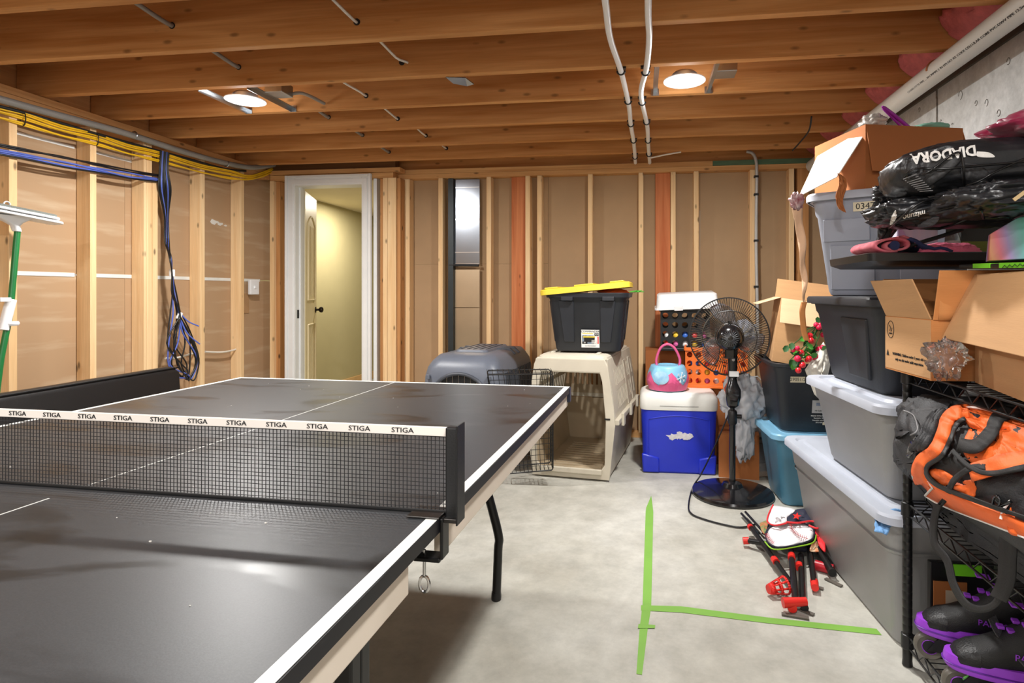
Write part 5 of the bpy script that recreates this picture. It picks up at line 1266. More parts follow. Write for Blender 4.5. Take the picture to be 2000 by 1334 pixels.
# spiral roll seen end-on
sp = []
for k in range(46):
    a = .3+k*.24; r_ = .008+.0009*k; sp.append(Vector((.735+r_*cos(a)*1.25, 0, 1.288+min(r_, .030)*sin(a)*.62)))
tail = [Vector((.76+.13*u, 0, 1.312-.042*u+.006*sin(u*9))) for u in [i/8 for i in range(1, 9)]]
def extr(P_, y0, y1, b=None):
    b = b or B(); return b.grid(lambda u, v: P_[int(round(u*(len(P_)-1)))]+Vector((0, y0+(y1-y0)*v, .004*noise.noise(Vector((u*8, v*6, 2))))), len(P_)-1, 6)
obj('blanket_layer', extr(sp, 1.78, 1.98), PKB, t, solid=.006, smooth=180)
obj('blanket_layer', extr([p+Vector((0, 0, -.006)) for p in tail], 1.78, 1.98), NVB, t, solid=.008, smooth=180)
obj('blanket_layer', extr([p+Vector((-.015, 0, .003)) for p in tail], 1.79, 1.98), PKB, t, solid=.004, smooth=180)
obj('blanket_core', B().tube([(.732, 1.776, 1.286), (.732, 1.95, 1.286)], .014, 12), NVB, t, smooth=60)
# paper goods
t = thing('striped_gift_box', 'pale blue and white striped box standing on the black board', 'box', (.86, 1.98, 1.265))
STR = M('pale_print', (206, 220, 240), .5, rgb2=(228, 228, 240), stretch=(18, 18, .6), vs=1.6)
xa, xb_, xc, xd_, xe, xf = [atY(x, 470, 1.97).x for x in (1752, 1832, 1852, 1864, 1935, 1880)]
obj('box_body', B().box(xa, xb_, 1.97, 2.04, 1.2655, 1.39), STR, t, bev=.002)
obj('clear_window', B().slab([(xa+.002, 1.968, 1.267), (xa+.07, 1.968, 1.267), (xa+.002, 1.968, 1.37)], .001), M('lavender', (206, 190, 230), .5), t)
xj = xc
t = thing('glass_jar', 'small clear jar with dark lid beside the striped box', 'jar', (xj, 1.94, 1.265))
obj('jar_body', B().lathe([(.018, 0), (.021, .004), (.021, .055), (.016, .066), (.016, .072)], (xj, 1.945, 1.266), 20), M('jar_glass', (210, 220, 210), .05, trans=.85), t, smooth=40)
obj('jar_label', B().lathe([(.0215, .015), (.0217, .045)], (xj, 1.945, 1.266), 20), M('jar_label', (190, 196, 186), .6), t, smooth=40)
obj('lid', B().lathe([(.018, .072), (.018, .09), (.0, .091)], (xj, 1.945, 1.266), 20), M('dark_green_lid', (40, 60, 50), .4), t, smooth=40)
t = thing('holiday_box', 'black box printed HOLIDAY between the jar and striped gift bag', 'box', ((xd_+xe)/2, 2.0, 1.265))
obj('box_body', B().box(xd_+.015, xe+.06, 1.96, 2.04, 1.2655, 1.395), M('box_black', (30, 34, 32), .4), t, bev=.002)
text('print', 'HOLIDAY', .024, (xf+.03, 1.958, 1.372), (1, 0, 0), (0, 0, 1), M('gray_ink', (150, 150, 146), .6), t)
obj('yellow_label', B().box(xf-.01, xe+.02, 1.9575, 1.959, 1.275, 1.31), M('olive_label', (120, 128, 30), .5), t)
lump('pink_mesh_cloth', 'bright pink mesh cloth folded flat in front of the jar', 'cloth', (atY(1858, 490, 1.80).x, 1.82, 1.268), (.085, .04, .028), M('hot_pink', (236, 110, 140), .6, var=.1, bump=.4, bs=400), 14, .15, ridge=.12, flat=1.2655, n=50)
t = thing('gift_bag', 'gift bag with diagonal pastel rainbow stripes above the large tan box', 'gift bag', (1.02, 1.48, 1.23))
m = M('rainbow', (230, 100, 110), .45)
N_, L_ = m.node_tree.nodes, m.node_tree.links
tc = N_.new('ShaderNodeTexCoord'); mp = N_.new('ShaderNodeMapping'); mp.inputs['Rotation'].default_value = (0, R(30), 0); mp.inputs['Scale'].default_value = (7, 0, 1); L_.new(tc.outputs['Object'], mp.inputs[0])
gr = N_.new('ShaderNodeTexWave'); gr.inputs['Scale'].default_value = .35; L_.new(mp.outputs[0], gr.inputs[0]); cr_ = N_.new('ShaderNodeValToRGB')
ee = cr_.color_ramp.elements; ee[0].color = (*lin((110, 190, 180)), 1); ee[1].color = (*lin((226, 70, 90)), 1)
for ps, cc in ((.2, (170, 150, 200)), (.4, (236, 130, 150)), (.6, (240, 170, 130)), (.8, (226, 70, 90))): e = ee.new(ps); e.color = (*lin(cc), 1)
L_.new(gr.outputs['Color'], cr_.inputs[0]); L_.new(cr_.outputs[0], N_['Principled BSDF'].inputs['Base Color'])
g4 = [atY(1932, 513, 1.56), atY(2030, 508, 1.46), atY(2030, 400, 1.46), atY(1934, 457, 1.56)]; bk = Vector((.03, .07, 0))
for g in g4[:2]: g.z = 1.2285
obj('bag_body', B().hexa([g4[0], g4[1], g4[1]+bk, g4[0]+bk, g4[3], g4[2], g4[2]+bk*.5, g4[3]+bk*.5]), m, t, bev=.002)

# --- black sports bags heaped above
c1, r1 = atY(1918, 338, 1.66), (.235, .15, .072)
t = thing('sports_bag', 'black sports bag with upside down DIADORA lettering, topmost of the heap', 'bag', c1)
NYBS = M('black_coated_nylon', (34, 35, 38), .34, var=.2, vs=12, bump=.15, bs=60)
MESHB = M('black_mesh', (44, 44, 46), .55, var=.5, vs=160)
lump('bag_body', None, None, c1, r1, NYBS, 2, .05, 2.2, ridge=.045, n=110, parent=t, pw=.62)
F1 = onmesh(LAST, c1, .002)
ptext_on('lettering', F1, 'DIADORA', (1843, 301), 28, 180-8, WINK, t, off=.004, squash=1.02, bold=1.0)
obj('chevron', loop_patch(F1, [(1908, 296), (1932, 298), (1942, 307), (1910, 306)], .002, 3), WINK, t, solid=.001)
obj('mesh_pocket', loop_patch(F1, [(1878, 318), (1912, 322), (1935, 345), (1905, 362), (1884, 364), (1877, 340)], .004, 3), MESHB, t, solid=.002, smooth=180)
obj('mesh_pocket', loop_patch(F1, [(1775, 345), (1830, 325), (1868, 300), (1874, 318), (1820, 362), (1782, 378), (1764, 360)], .004, 5), MESHB, t, solid=.002, smooth=180)
b = B()
for k in range(9): b.tube([F1(1764+4*k*1.0, 350+3*k, .018), F1(1790+4*k, 340+4*k, .018)], .0012, 4)
obj('pocket_cord', b, M('silver_cord', (130, 130, 132), .4), t, kind='stuff')
for pts in (((1762, 352), (1785, 330), (1840, 330), (1930, 322), (2000, 316)), ((1882, 364), (1910, 355), (1945, 335), (2000, 310)), ((1770, 352), (1815, 335), (1855, 305), (1878, 302), (1884, 364))):
    obj('piping', cord(F1, pts, .0028, .012), M('piping_black', (14, 14, 15), .3), t, smooth=60)
c2, r2 = atY(1870, 415, 1.72), (.23, .14, .042)
t = thing('sports_bag', 'black sports bag with upside down Mizuno lettering under the top bag', 'bag', c2)
lump('bag_body', None, None, c2, r2, NYBS, 7, .08, 2.8, ridge=.09, n=110, parent=t, pw=.7)
F2 = onmesh(LAST, c2, .002)
ptext_on('lettering', F2, 'mizuno', (1786, 420), 14, 180-14, WINK, t, off=.005, squash=1.1, bold=.3, shear=.2)
obj('tan_stripe', loop_patch(F2, [(1818, 416), (1850, 400), (1872, 397), (1850, 412), (1832, 418)], 0, 2), M('tan_fabric', (196, 170, 126), .7), t, solid=.002)
obj('gray_patch', loop_patch(F2, [(1792, 440), (1820, 425), (1835, 425), (1822, 440), (1796, 445)], 0, 2), M('slate', (88, 94, 106), .5), t, solid=.002)
obj('white_logo', loop_patch(F2, [(1742, 422), (1749, 411), (1751, 424), (1744, 436), (1738, 438)], 0, 2), WINK, t, solid=.002)
for pts in (((1716, 480), (1730, 455), (1760, 425), (1800, 395), (1850, 385)), ((1750, 440), (1800, 452), (1860, 440), (1930, 410), (2000, 400))):
    obj('piping', cord(F2, pts, .003, .013), M('piping_black', (14, 14, 15), .3), t, smooth=60)
c3, r3 = atY(1965, 392, 1.5), (.15, .12, .038)
t = thing('sports_bag', 'dark gray pouch at right edge between the striped gift bag and top bag', 'bag', c3)
lump('bag_body', None, None, c3, r3, NYBS, 12, .12, 3, ridge=.12, n=80, parent=t, pw=.7)
F3 = onmesh(LAST, c3, .002)
obj('seam', cord(F3, ((1915, 410), (1930, 435), (1975, 428), (2010, 415)), .003, .012), M('piping_black', (14, 14, 15), .3), t, smooth=60)
lump('crumpled_pouch', 'ruched black nylon bundle between the two lettered sports bags', 'bag', atY(1905, 385, 1.60), (.10, .09, .045), NYBS, 33, .3, 3.6, ridge=.3, n=70)
obj('tan_tag', B().slab([atY(1978, 388, 1.36), atY(2000, 372, 1.36), atY(2004, 378, 1.36), atY(1983, 393, 1.36)], .002), M('tan_fabric', (196, 170, 126), .7), label='narrow tan tag on the dark bags at right edge', cat='tag')
t = thing('drawstring_bag', 'limp black drawstring bag drooping at left end of the bag heap', 'bag', atY(1735, 420, 1.85))
c4 = atY(1742, 382, 1.84); lump('gathered_neck', None, None, c4, (.052, .05, .042), NYBS, 17, .35, 4, ridge=.45, n=60, parent=t)
Fp = lambda Y: (lambda px, py, o=0: atY(px, py, Y-o))
obj('bag_panel', loop_patch(Fp(1.83), [(1718, 395), (1745, 400), (1760, 430), (1745, 455), (1720, 482), (1714, 470)], .02, 5), NYBS, t, solid=.012, smooth=180)
obj('strap', ribbon(Fp(1.815), [(1748, 430), (1738, 450), (1722, 478), (1712, 482)], 8, 0), NYB, t, solid=.004)
b = B()
for k in range(6): b.tube(smooth_path([atY(1735+5*k, 380+random.uniform(-8, 8), 1.79), atY(1745+5*k, 385+random.uniform(-8, 8), 1.775), atY(1760+4*k, 392+random.uniform(-8, 8), 1.78)], 4), .0028, 6)
obj('drawstring', b, BLKPL, t, smooth=60, kind='stuff')
obj('strap_tail', B().tube(smooth_path([atY(x, y, 1.80) for x, y in ((1745, 492), (1790, 476), (1830, 464), (1880, 448))], 5), .006, 6), NYB, t, smooth=60)

# --- orange and black duffel on the middle shelf
cb, rb = Vector((.955, 1.435, .685)), (.25, .44, .178)
t = thing('duffel_bag', 'open orange and black sports duffel on middle shelf of the rack', 'bag', cb)
NYBG = M('charcoal_nylon', (42, 43, 46), .6, var=.2, vs=10, bump=.3, bs=300)
lump('bag_body', None, None, cb, rb, NYBG, 4, .07, 2.5, flat=.505, ridge=.07, n=130, parent=t, pw=.48, post=lambda p: setattr(p, 'x', max(p.x, .835-max(0, p.z-.56)*1.1)))
Fb = onmesh(LAST, cb, .003)
Fi = onell(cb, (rb[0]*.9, rb[1]*.9, rb[2]*.9), 0)
INB = M('inner_black', (20, 20, 22), .7, var=.3)
obj('opening', loop_patch(Fb, [(1880, 812), (1905, 830), (1915, 855), (1893, 900), (1905, 950), (1850, 958), (1815, 935), (1815, 905), (1842, 880), (1858, 845)], .004, 2), INB, t, solid=.002, smooth=180)
obj('orange_panel', loop_patch(Fb, [(1868, 800), (1900, 793), (1935, 800), (1975, 806), (2010, 835), (2030, 900), (1980, 905), (1935, 915), (1898, 905), (1880, 870), (1893, 835)], .022, 3, rings_=12), NYO, t, solid=.004, smooth=180)
obj('orange_panel', loop_patch(Fb, [(1808, 922), (1832, 916), (1860, 930), (1875, 942), (1902, 940), (1904, 970), (1872, 968), (1840, 956)], .022, 7, rings_=10), NYO, t, solid=.004, smooth=180)
obj('rim_band', ribbon(Fb, [(1892, 803), (1866, 806), (1850, 822), (1842, 850), (1828, 878), (1802, 900), (1794, 920), (1800, 940), (1818, 958), (1860, 979), (1935, 1008), (2010, 1038)], 25, .026, 8), NYO, t, solid=.006, smooth=180)
obj('reflective_piping', cord(Fb, [(1782, 928), (1792, 953), (1812, 972), (1850, 992), (1930, 1022), (2010, 1053)], .003, .030), WINK, t, smooth=60)
obj('zip', ribbon(Fb, [(1885, 817), (1868, 830), (1858, 855), (1840, 890), (1812, 910), (1812, 930), (1832, 948), (1870, 964), (1935, 988), (2010, 1014)], 8, .034, 8), BLACK, t, solid=.003, smooth=180)
obj('reflective_piping', cord(Fb, [(1868, 796), (1905, 796), (1945, 806), (1968, 816)], .0028, .028), WINK, t, smooth=60)
obj('orange_panel', ribbon(Fb, [(1895, 925), (1935, 912), (1975, 902), (2030, 895)], 34, .026, 6), NYO, t, solid=.004, smooth=180)
obj('black_strap', ribbon(Fb, [(1872, 868), (1905, 872), (1935, 845), (1950, 815), (1990, 800), (2030, 800)], 26, .034, 6), NYB, t, solid=.004, smooth=180)
obj('black_strap', ribbon(Fb, [(1860, 880), (1895, 912), (1935, 925), (1990, 915), (2030, 905)], 9, .036, 6), NYB, t, solid=.004, smooth=180)
obj('orange_panel', loop_patch(onell(cb+Vector((-.02, -.12, -.02)), (rb[0], rb[1], rb[2])), [(1968, 1010), (1980, 985), (2010, 965), (2040, 970), (2040, 1050), (2000, 1048), (1972, 1040)], .01, 9), NYO, t, solid=.004, smooth=180)
obj('reflective_piping', cord(onell(cb+Vector((-.02, -.12, -.02)), rb), [(1966, 1018), (1972, 998), (1990, 980), (2015, 970)], .003, .012), WINK, t, smooth=60)
# left end: dark panels, folded straps
obj('end_panel', loop_patch(Fb, [(1745, 850), (1765, 800), (1810, 775), (1860, 785), (1832, 808), (1822, 845), (1810, 868), (1780, 898), (1772, 935), (1782, 980), (1765, 975), (1748, 910)], .008, 4, rings_=10), NYBG, t, solid=.004, smooth=180)
for k in range(4): obj('padded_fold', cord(Fb, [(1846-7*k, 800+2*k), (1830-7*k, 820+2*k), (1820-7*k, 848+2*k), (1804-8*k, 876+k)], .008, .014), NYBG, t, smooth=60)
obj('side_buckle', loop_patch(Fb, [(1782, 862), (1796, 852), (1794, 875), (1780, 893), (1774, 886)], 0, 2), GB, t, solid=.01)
obj('piping', cord(Fb, [(1765, 802), (1785, 812), (1792, 840), (1778, 850)], .002, .02), M('gray_piping', (120, 120, 122), .5), t, smooth=60)
# hanging straps
Fh = lambda px, py, o=0: atX(px, py, .775-o)
obj('webbing_strap', ribbon(Fh, [(1982, 990), (1978, 1020), (1968, 1080), (1962, 1140), (1945, 1178), (1915, 1190), (1885, 1178), (1862, 1140), (1850, 1095), (1826, 1062), (1824, 1020), (1832, 985)], 14, .0, 8), NYB, t, solid=.003, smooth=180)
obj('webbing_strap', ribbon(Fh, [(1988, 985), (1972, 1040), (1968, 1090), (1965, 1135), (1950, 1170)], 34, .006, 8), NYB, t, solid=.003, smooth=180)
Fs = lambda px, py, o=0: atX(px, py, .745-o)
obj('webbing_strap', ribbon(lambda px, py, o=0: Fb(px, py, o), [(1790, 965), (1800, 992), (1830, 998), (1848, 975), (1862, 940), (1895, 915), (1925, 912)], 11, .030, 8), NYB, t, solid=.003, smooth=180)
obj('strap_pad', loop_patch(Fb, [(1899, 972), (1948, 966), (1966, 1005), (1908, 1008)], 0, 2, n=2), BLKPL, t, solid=.008)
b = B().tube([Fb(1946+7*cos(a), 980+11*sin(a), .03) for a in [2*pi*i/14 for i in range(14)]], .0026, 6, closed=True).tube([Fb(1950, 990, .03), Fb(1975, 980, .03)], .003, 6)
obj('metal_clip', b, M('dark_chrome', (90, 92, 96), .2, metal=1), t, smooth=60)
obj('ladder_lock', loop_patch(Fb, [(1762, 962), (1778, 956), (1782, 998), (1768, 1006)], 0, 2, n=2), BLKPL, t, solid=.01)

# --- behind, on the lower shelf: dark bags and a small carton
lump('black_bag', 'slack black fabric bag lying behind the two purple skates', 'bag', (1.17, 1.28, .25), (.085, .28, .14), NYB, 8, .12, 2.5, flat=.10, ridge=.10, n=60)
t = thing('carton', 'small brown carton with green tape standing behind the skates', 'box', (.95, 1.75, .1))
obj('carton_body', B().box(.86, 1.12, 1.845, 1.865, .099, .34), BLKPL, t, bev=.003)
obj('brown_panel', B().box(.868, .96, 1.840, 1.844, .18, .285), CARDB, t); obj('paper_label', B().box(.90, .955, 1.838, 1.8395, .20, .26), M('clear_label', (190, 176, 156), .3), t)
obj('green_strip', B().box(.905, 1.0, 1.839, 1.844, .305, .338), NEON, t)

# --- purple inline skates
PUR = M('purple_rubber', (150, 62, 206), .4, var=.05); SKB = M('skate_black', (13, 13, 14), .55, var=.2, bump=.25, bs=500); WHL = M('wheel_gray', (96, 92, 84), .35, var=.1)
def skate(label, loc, rz, gi):
    t = thing('inline_skate', label, 'skate', loc, rz, 'pair of purple inline skates')
    def sec(x, w, z0, z1, n=14, flat=.35):
        P_ = []
        for k in range(n):
            a = 2*pi*k/n; c_, s_ = cos(a), sin(a); P_.append(Vector((x, w*math.copysign(abs(c_)**.7, c_), (z0+z1)/2+(z1-z0)/2*math.copysign(abs(s_)**.75, s_))))
        return P_
    xs = [(-.135, .020, .10, .20), (-.125, .034, .10, .25), (-.10, .040, .10, .27), (-.06, .042, .10, .265), (-.02, .043, .10, .225), (.03, .046, .10, .185), (.07, .048, .10, .160), (.10, .044, .10, .148), (.125, .034, .10, .135), (.137, .016, .103, .122)]
    obj('boot', B().rings([sec(*s) for s in xs]), SKB, t, local=True, smooth=60)
    obj('toe_cap', B().rings([sec(x, w+.003, z0, z1+.001) for x, w, z0, z1 in ((.085, .045, .10, .152), (.10, .044, .10, .148), (.125, .035, .10, .134), (.139, .017, .103, .122))]), M('toe_leather', (17, 17, 19), .45, bump=.2, bs=200), t, local=True, smooth=60)
    obj('cuff', B().rings([[Vector((-.085+cx_+p.x, p.y, z)) for p in rr(a, bb, .04, z, 5)] for a, bb, z, cx_ in ((.10, .085, .22, 0), (.115, .10, .27, -.004), (.12, .10, .33, -.01), (.11, .09, .36, -.012), (.085, .065, .355, -.012), (.08, .06, .30, -.01))], True, True), SKB, t, local=True, smooth=60)
    def outline(d, z, x0=-.142, x1=.150):
        P_ = []
        for k in range(36):
            a = 2*pi*k/36; x = (x0+x1)/2+(x1-x0)/2*cos(a)*(1+d); wv = (.046 if cos(a) > 0 else .040)+d*.05
            P_.append(Vector((x, wv*math.copysign(abs(sin(a))**.7, sin(a)), z)))
        return P_
    obj('sole', B().rings([outline(-.02, .082), outline(.03, .088), outline(.05, .100), outline(.035, .112), outline(.02, .120), outline(-.03, .121)]), PUR, t, local=True, smooth=40)
    obj('sole_groove', B().tube(outline(.056, .098), .0022, 5, closed=True), M('purple_dark', (96, 34, 150), .4), t, local=True, smooth=60)
    for k in range(7):
        for j in range(2):
            if (k+j) % 2: continue
            x = .02-.016*k+.008; y = -.016+.022*j; zt_ = .19+.011*k*.9+(.006 if j == 0 else 0)
            obj('lace_check', B().box(x-.008, x+.008, y-.010, y+.009, zt_-.004, zt_+.004), PUR, t, local=True, bev=.002)
    for s in (-1, 1):
        b = B().hexa([(-.13, s*.018, .035), (.13, s*.018, .035), (.13, s*.022, .035), (-.13, s*.022, .035), (-.10, s*.026, .084), (.10, s*.026, .084), (.10, s*.03, .084), (-.10, s*.03, .084)])
        obj('frame_rail', b, M('frame_black', (34, 32, 38), .3, metal=.4), t, local=True)
    for k in range(4):
        x = -.122+.0813*k; prof = [(.010, -.008), (.024, -.009), (.032, -.012), (.0385, -.006), (.0400, 0), (.0385, .006), (.032, .012), (.024, .009), (.010, .008)]
        RM = Matrix.Rotation(pi/2, 4, 'X')
        wh_ = obj('wheel', B().lathe(prof, (x, 0, .040), 28, RM), WHL, t, local=True, smooth=50)
        obj('wheel_hub', B().lathe([(.004, -.010), (.014, -.0105), (.018, -.0098), (.018, .0098), (.014, .0105), (.004, .010)], (x, 0, .040), 18, RM), INK, wh_, T=WM[t], smooth=40)
        b = B()
        for s in (-1, 1): b.tube([(x+.0195*cos(a), s*.0105, .040+.0195*sin(a)) for a in [2*pi*i/20 for i in range(20)]], .0012, 4, closed=True)
        obj('hub_ring', b, PUR, wh_, T=WM[t])
    obj('ankle_strap', B().tube([(-.13, .0, .30), (-.10, .052, .305), (-.045, .052, .31), (-.028, .0, .315), (-.045, -.052, .31), (-.10, -.052, .305)], .008, 6, closed=True), NYB, t, local=True, smooth=50)
    obj('pull_tag', B().box(-.02, .012, -.012, .012, .262, .266), PUR, t, local=True)
    X = WM[t] @ Matrix.Translation((0, -.0475 if True else 0, .145))
    text('print', 'PAPAISON', .022, (-.035, .0465 if gi else .0465, .155), (-1, 0, 0), (0, 0, 1), PUR, t, space=WM[t])
    return t
s1 = atZ(1868, 1245, .10); s2 = atZ(1925, 1300, .10)
skate('farther purple and black inline skate on the bottom shelf of the rack', (.935, 1.725, .0975), R(163), 0)
skate('nearer purple and black inline skate, overlapping the farther one', (.935, 1.575, .0975), R(166), 1)
# knee pads and straps at the corner
lump('knee_pad', 'glossy black knee pad cup beside the nearer purple skate', 'knee pad', atZ(1940, 1285, .17)+Vector((0, 0, .0)), (.065, .055, .045), GB, 3, .05, 3, ridge=.1, n=40)
t = thing('kick_scooter_helmet', 'black pad with swirl pattern and light green trim at bottom right corner', 'pad', atZ(1935, 1335, .14)); t.name = 'patterned_pad'
c5 = atZ(1950, 1342, .135); lump('pad_shell', None, None, c5, (.085, .07, .05), M('pad_black', (24, 26, 30), .4), 5, .04, 3, ridge=.05, n=40, parent=t)
F5 = onell(c5, (.085, .07, .05), .006)
b = B()
for k in range(5): b.tube([F5(1945+(8+9*k)*cos(a), 1330+(3+3.6*k)*sin(a), .004) for a in [pi+pi*i/12 for i in range(13)]], .0016, 4)
obj('swirl_line', b, M('pale_gray_line', (170, 172, 178), .5), t, kind='stuff')
LG = M('light_green_trim', (120, 214, 96), .5)
obj('green_trim', B().tube([F5(x, y, .006) for x, y in ((1880, 1334), (1905, 1320), (1950, 1314), (1995, 1318))], .004, 6), LG, t, smooth=60)
obj('green_loop', ribbon(lambda px, py, o=0: atZ(px, py, .14+o), [(1862, 1318), (1880, 1328), (1885, 1350)], 14, 0), LG, label='light green strap loop beside the patterned pad', cat='strap', solid=.003)
t = obj('ribbed_strap', ribbon(lambda px, py, o=0: atZ(px, py, .30-(py-1205)*.0006), [(1937, 1206), (1952, 1235), (1975, 1262), (2010, 1300)], 16, 0), M('strap_gray', (60, 60, 62), .6, bump=.5, bs=120), label='dark ribbed strap crossing over the nearer purple skate', cat='strap', solid=.004)

# ================================================================== FOLDED KIDS SPORTS SET ON THE FLOOR
t = thing('folded_play_set', 'folded play set of black poles, red joints and baseball print fabric on floor', 'play set', atZ(1550, 1080, 0))
PT = M('pole_black', (18, 18, 19), .35)
def pole(pa, pb, z0, z1, r):
    return obj('pole', B().tube([atZ(*pa, z0), atZ(*pb, z1)], r, 12), PT, t, smooth=50)
def joint(px, py, z, ax, L_, r, m=RED, taper=1):
    c = atZ(px, py, z); d = Vector(ax).normalized()*L_/2; return obj('joint', B().tube([c-d, c+d], [r, r*taper], 16), m, t, smooth=50)
def dirz(pa, pb): return (atZ(*pb, 0)-atZ(*pa, 0)).normalized()
specs = [((1448, 1003), (1482, 1042), .02, .02, .006), ((1456, 1000), (1492, 1040), .03, .03, .006), ((1464, 1026), (1545, 1140), .05, .03, .0115), ((1545, 1075), (1554, 1178), .055, .03, .0125), ((1564, 1085), (1568, 1180), .035, .02, .0125), ((1580, 1060), (1590, 1138), .05, .03, .0115), ((1590, 1060), (1625, 1118), .06, .03, .0145), ((1455, 1055), (1520, 1066), .03, .05, .0115), ((1600, 1050), (1628, 1105), .03, .02, .010)]
for s in specs: pole(*s)
joint(1466, 1030, .05, dirz((1464, 1026), (1545, 1140)), .02, .0135); joint(1514, 1095, .04, dirz((1464, 1026), (1545, 1140)), .03, .0145)
joint(1546, 1088, .053, dirz((1545, 1075), (1554, 1178)), .035, .0150); joint(1561, 1106, .033, dirz((1564, 1085), (1568, 1180)), .03, .0150)
joint(1552, 1176, .036, (1, .15, .05), .085, .018, taper=.8); joint(1546, 1182, .02, (.1, 1, 0), .045, .016)
joint(1591, 1142, .026, dirz((1580, 1060), (1590, 1138)), .05, .0155, taper=.9); joint(1457, 1056, .03, (1, 0, .1), .026, .015)
joint(1610, 1108, .022, (.9, -.5, 0), .07, .02, M('dark_red_plastic', (176, 20, 36), .35))
joint(1625, 1118, .03, dirz((1590, 1060), (1625, 1118)), .012, .016, BLACK); joint(1571, 1185, .018, (0, 1, 0), .02, .013, BLACK)
# slotted red cone
ca, cb_ = atZ(1534, 1143, .035), atZ(1502, 1151, .03); dd = (cb_-ca); ax = dd.normalized(); u_ = ax.cross(Vector((0, 0, 1))).normalized(); w_ = ax.cross(u_)
b = B(); N_ = 24
def cp(a, s): r_ = .034-.017*s; return ca+dd*s+(u_*cos(a)+w_*sin(a))*r_
for k in range(N_):
    a0, a1 = 2*pi*k/N_, 2*pi*(k+1)/N_
    for s0, s1 in ((0, .12), (.12, .38), (.38, .50), (.50, .76), (.76, 1)):
        if (s0 in (.12, .50)) and k % 3: continue
        b.add([cp(a0, s0), cp(a1, s0), cp(a1, s1), cp(a0, s1)], [(0, 1, 2, 3)])
obj('slotted_cone', b, RED, t, solid=.002, smooth=60)
obj('cone_cap', B().tube([cb_, cb_+ax*.003], .017, 16), RED, t)
# flat dark gray tabs on the floor by the pole ends
SH = M('grey_tab', (96, 90, 82), .6)
for px, py, L_, an in ((1553, 1204, .09, .2), (1597, 1148, .04, .5), (1628, 1138, .07, .9), (1576, 1196, .05, .7)):
    c = atZ(px, py, .003); d = Vector((cos(an), -sin(an), 0))*L_/2; n2 = Vector((sin(an), cos(an), 0))*.009
    obj('floor_tab', B().slab([c-d-n2, c+d-n2, c+d+n2, c-d+n2], .004), SH, t)
# fabric layers
def Ft(z): return lambda px, py, o=0: atZ(px, py, z+(1040-py)*.0006+o)
lump('fabric_bundle', None, None, atZ(1548, 1045, .055), (.125, .12, .040), M('navy_fabric', (30, 32, 48), .7, var=.2), 6, .15, 3, flat=.014, ridge=.15, n=50, parent=t)
WF = M('white_fabric', (230, 228, 230), .7, var=.03); NF = M('navy_cloth', (34, 36, 56), .7); RF_ = M('red_trim', (224, 44, 50), .6); LF = M('lime_trim', (150, 206, 50), .6)
F_ = Ft(.100)
obj('baseball_print', loop_patch(F_, [(1495, 1045), (1503, 1030), (1530, 1022), (1565, 1021), (1588, 1032), (1586, 1052), (1560, 1062), (1520, 1068), (1500, 1058)], .010, 2), WF, t, solid=.002, smooth=180)
obj('navy_border', cord(F_, [(1495, 1045), (1503, 1030), (1530, 1022), (1565, 1021), (1588, 1032), (1587, 1052), (1560, 1063), (1520, 1069), (1500, 1059), (1495, 1045)], .0035, .004), NF, t, smooth=60)
obj('lime_border', cord(F_, [(1494, 1058), (1512, 1073), (1555, 1068), (1588, 1060), (1594, 1045)], .003, .0), LF, t, smooth=60)
b = B()
def stitch(P_):
    P_ = smooth_path([Vector((*p, 0)) for p in P_], 5)
    b.tube([F_(p.x, p.y, .013) for p in P_], .0011, 4)
    for i in range(1, len(P_)-1):
        p = P_[i]; tt_ = (P_[i+1]-P_[i-1]).normalized()
        for s in (-1, 1): b.tube([F_(p.x, p.y, .013), F_(p.x-tt_.y*s*4-tt_.x*2, p.y+tt_.x*s*4-tt_.y*2, .013)], .0009, 4)
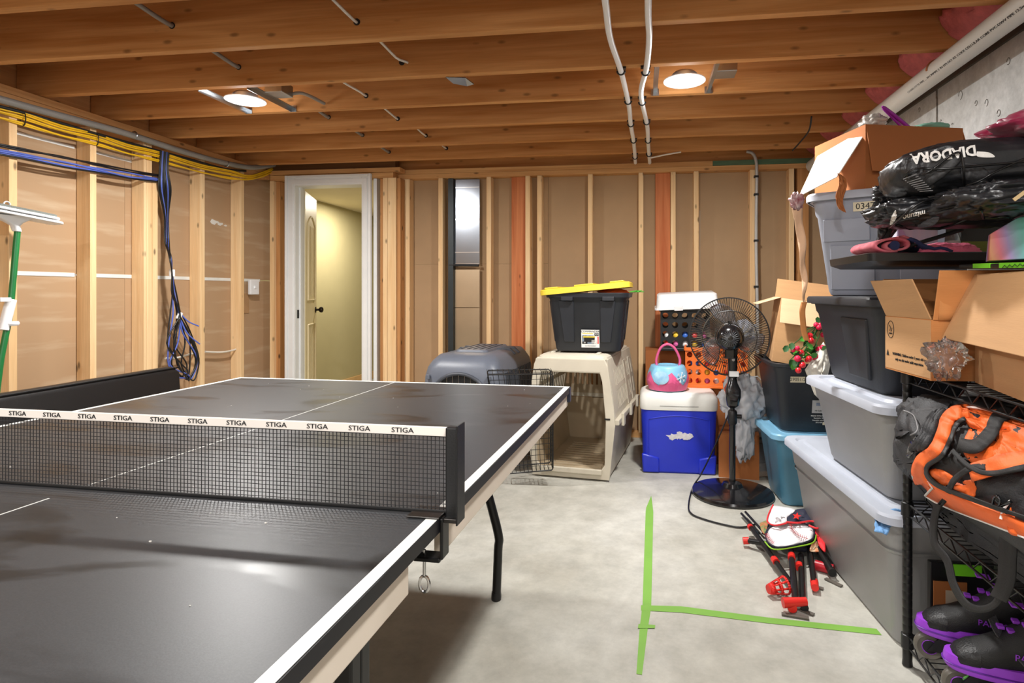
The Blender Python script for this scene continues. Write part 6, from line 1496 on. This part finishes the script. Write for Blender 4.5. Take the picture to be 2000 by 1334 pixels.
stitch([(1544, 1023), (1548, 1035), (1560, 1046), (1578, 1052)]); stitch([(1497, 1042), (1502, 1052), (1512, 1062)])
obj('red_stitching', b, M('stitch_red', (170, 40, 50), .6), t, kind='stuff')
F2_ = Ft(.112)
obj('white_star_panel', loop_patch(F2_, [(1508, 987), (1530, 990), (1553, 996), (1538, 1010), (1536, 1021), (1515, 1025), (1500, 1018)], .008, 5), WF, t, solid=.002, smooth=180)
obj('red_border', cord(F2_, [(1510, 986), (1500, 1008), (1500, 1020), (1514, 1026), (1536, 1022)], .0035, .003), RF_, t, smooth=60)
obj('navy_panel', loop_patch(F2_, [(1553, 996), (1572, 994), (1598, 1006), (1600, 1018), (1570, 1020), (1537, 1019), (1540, 1008)], .008, 8), NF, t, solid=.002, smooth=180)
obj('red_border', cord(F2_, [(1536, 1020), (1560, 1021), (1585, 1018), (1602, 1024), (1596, 1032), (1580, 1026)], .0045, .005), RF_, t, smooth=60)
def star(F, cx_, cy_, r_, m, nm, off):
    P_ = [F(cx_+(r_ if k % 2 == 0 else r_*.42)*sin(k*pi/5+.2), cy_-(r_ if k % 2 == 0 else r_*.42)*cos(k*pi/5+.2)*.85, off) for k in range(10)]
    return obj(nm, B().add([F(cx_, cy_, off)]+P_, [(0, 1+k, 1+(k+1) % 10) for k in range(10)]), m, t)
star(F2_, 1556, 1008, 9, RED, 'red_star', .016); star(F2_, 1520, 1005, 13, M('pale_star', (246, 246, 248), .6), 'pale_star', .016)
obj('red_fold', loop_patch(Ft(.09), [(1585, 1030), (1600, 1026), (1610, 1050), (1612, 1078), (1600, 1066), (1594, 1045)], .012, 3), RF_, t, solid=.003, smooth=180)
obj('print_fold', loop_patch(Ft(.08), [(1588, 1058), (1602, 1058), (1606, 1076), (1582, 1076)], .01, 6), M('orange_print', (232, 130, 70), .6, rgb2=(220, 220, 190), vs=50), t, solid=.003, smooth=180)
obj('green_fold', loop_patch(Ft(.08), [(1484, 1022), (1500, 1018), (1494, 1042), (1487, 1036)], .01, 6), M('green_print', (60, 140, 80), .6, rgb2=(210, 110, 80), vs=50), t, solid=.003, smooth=180)
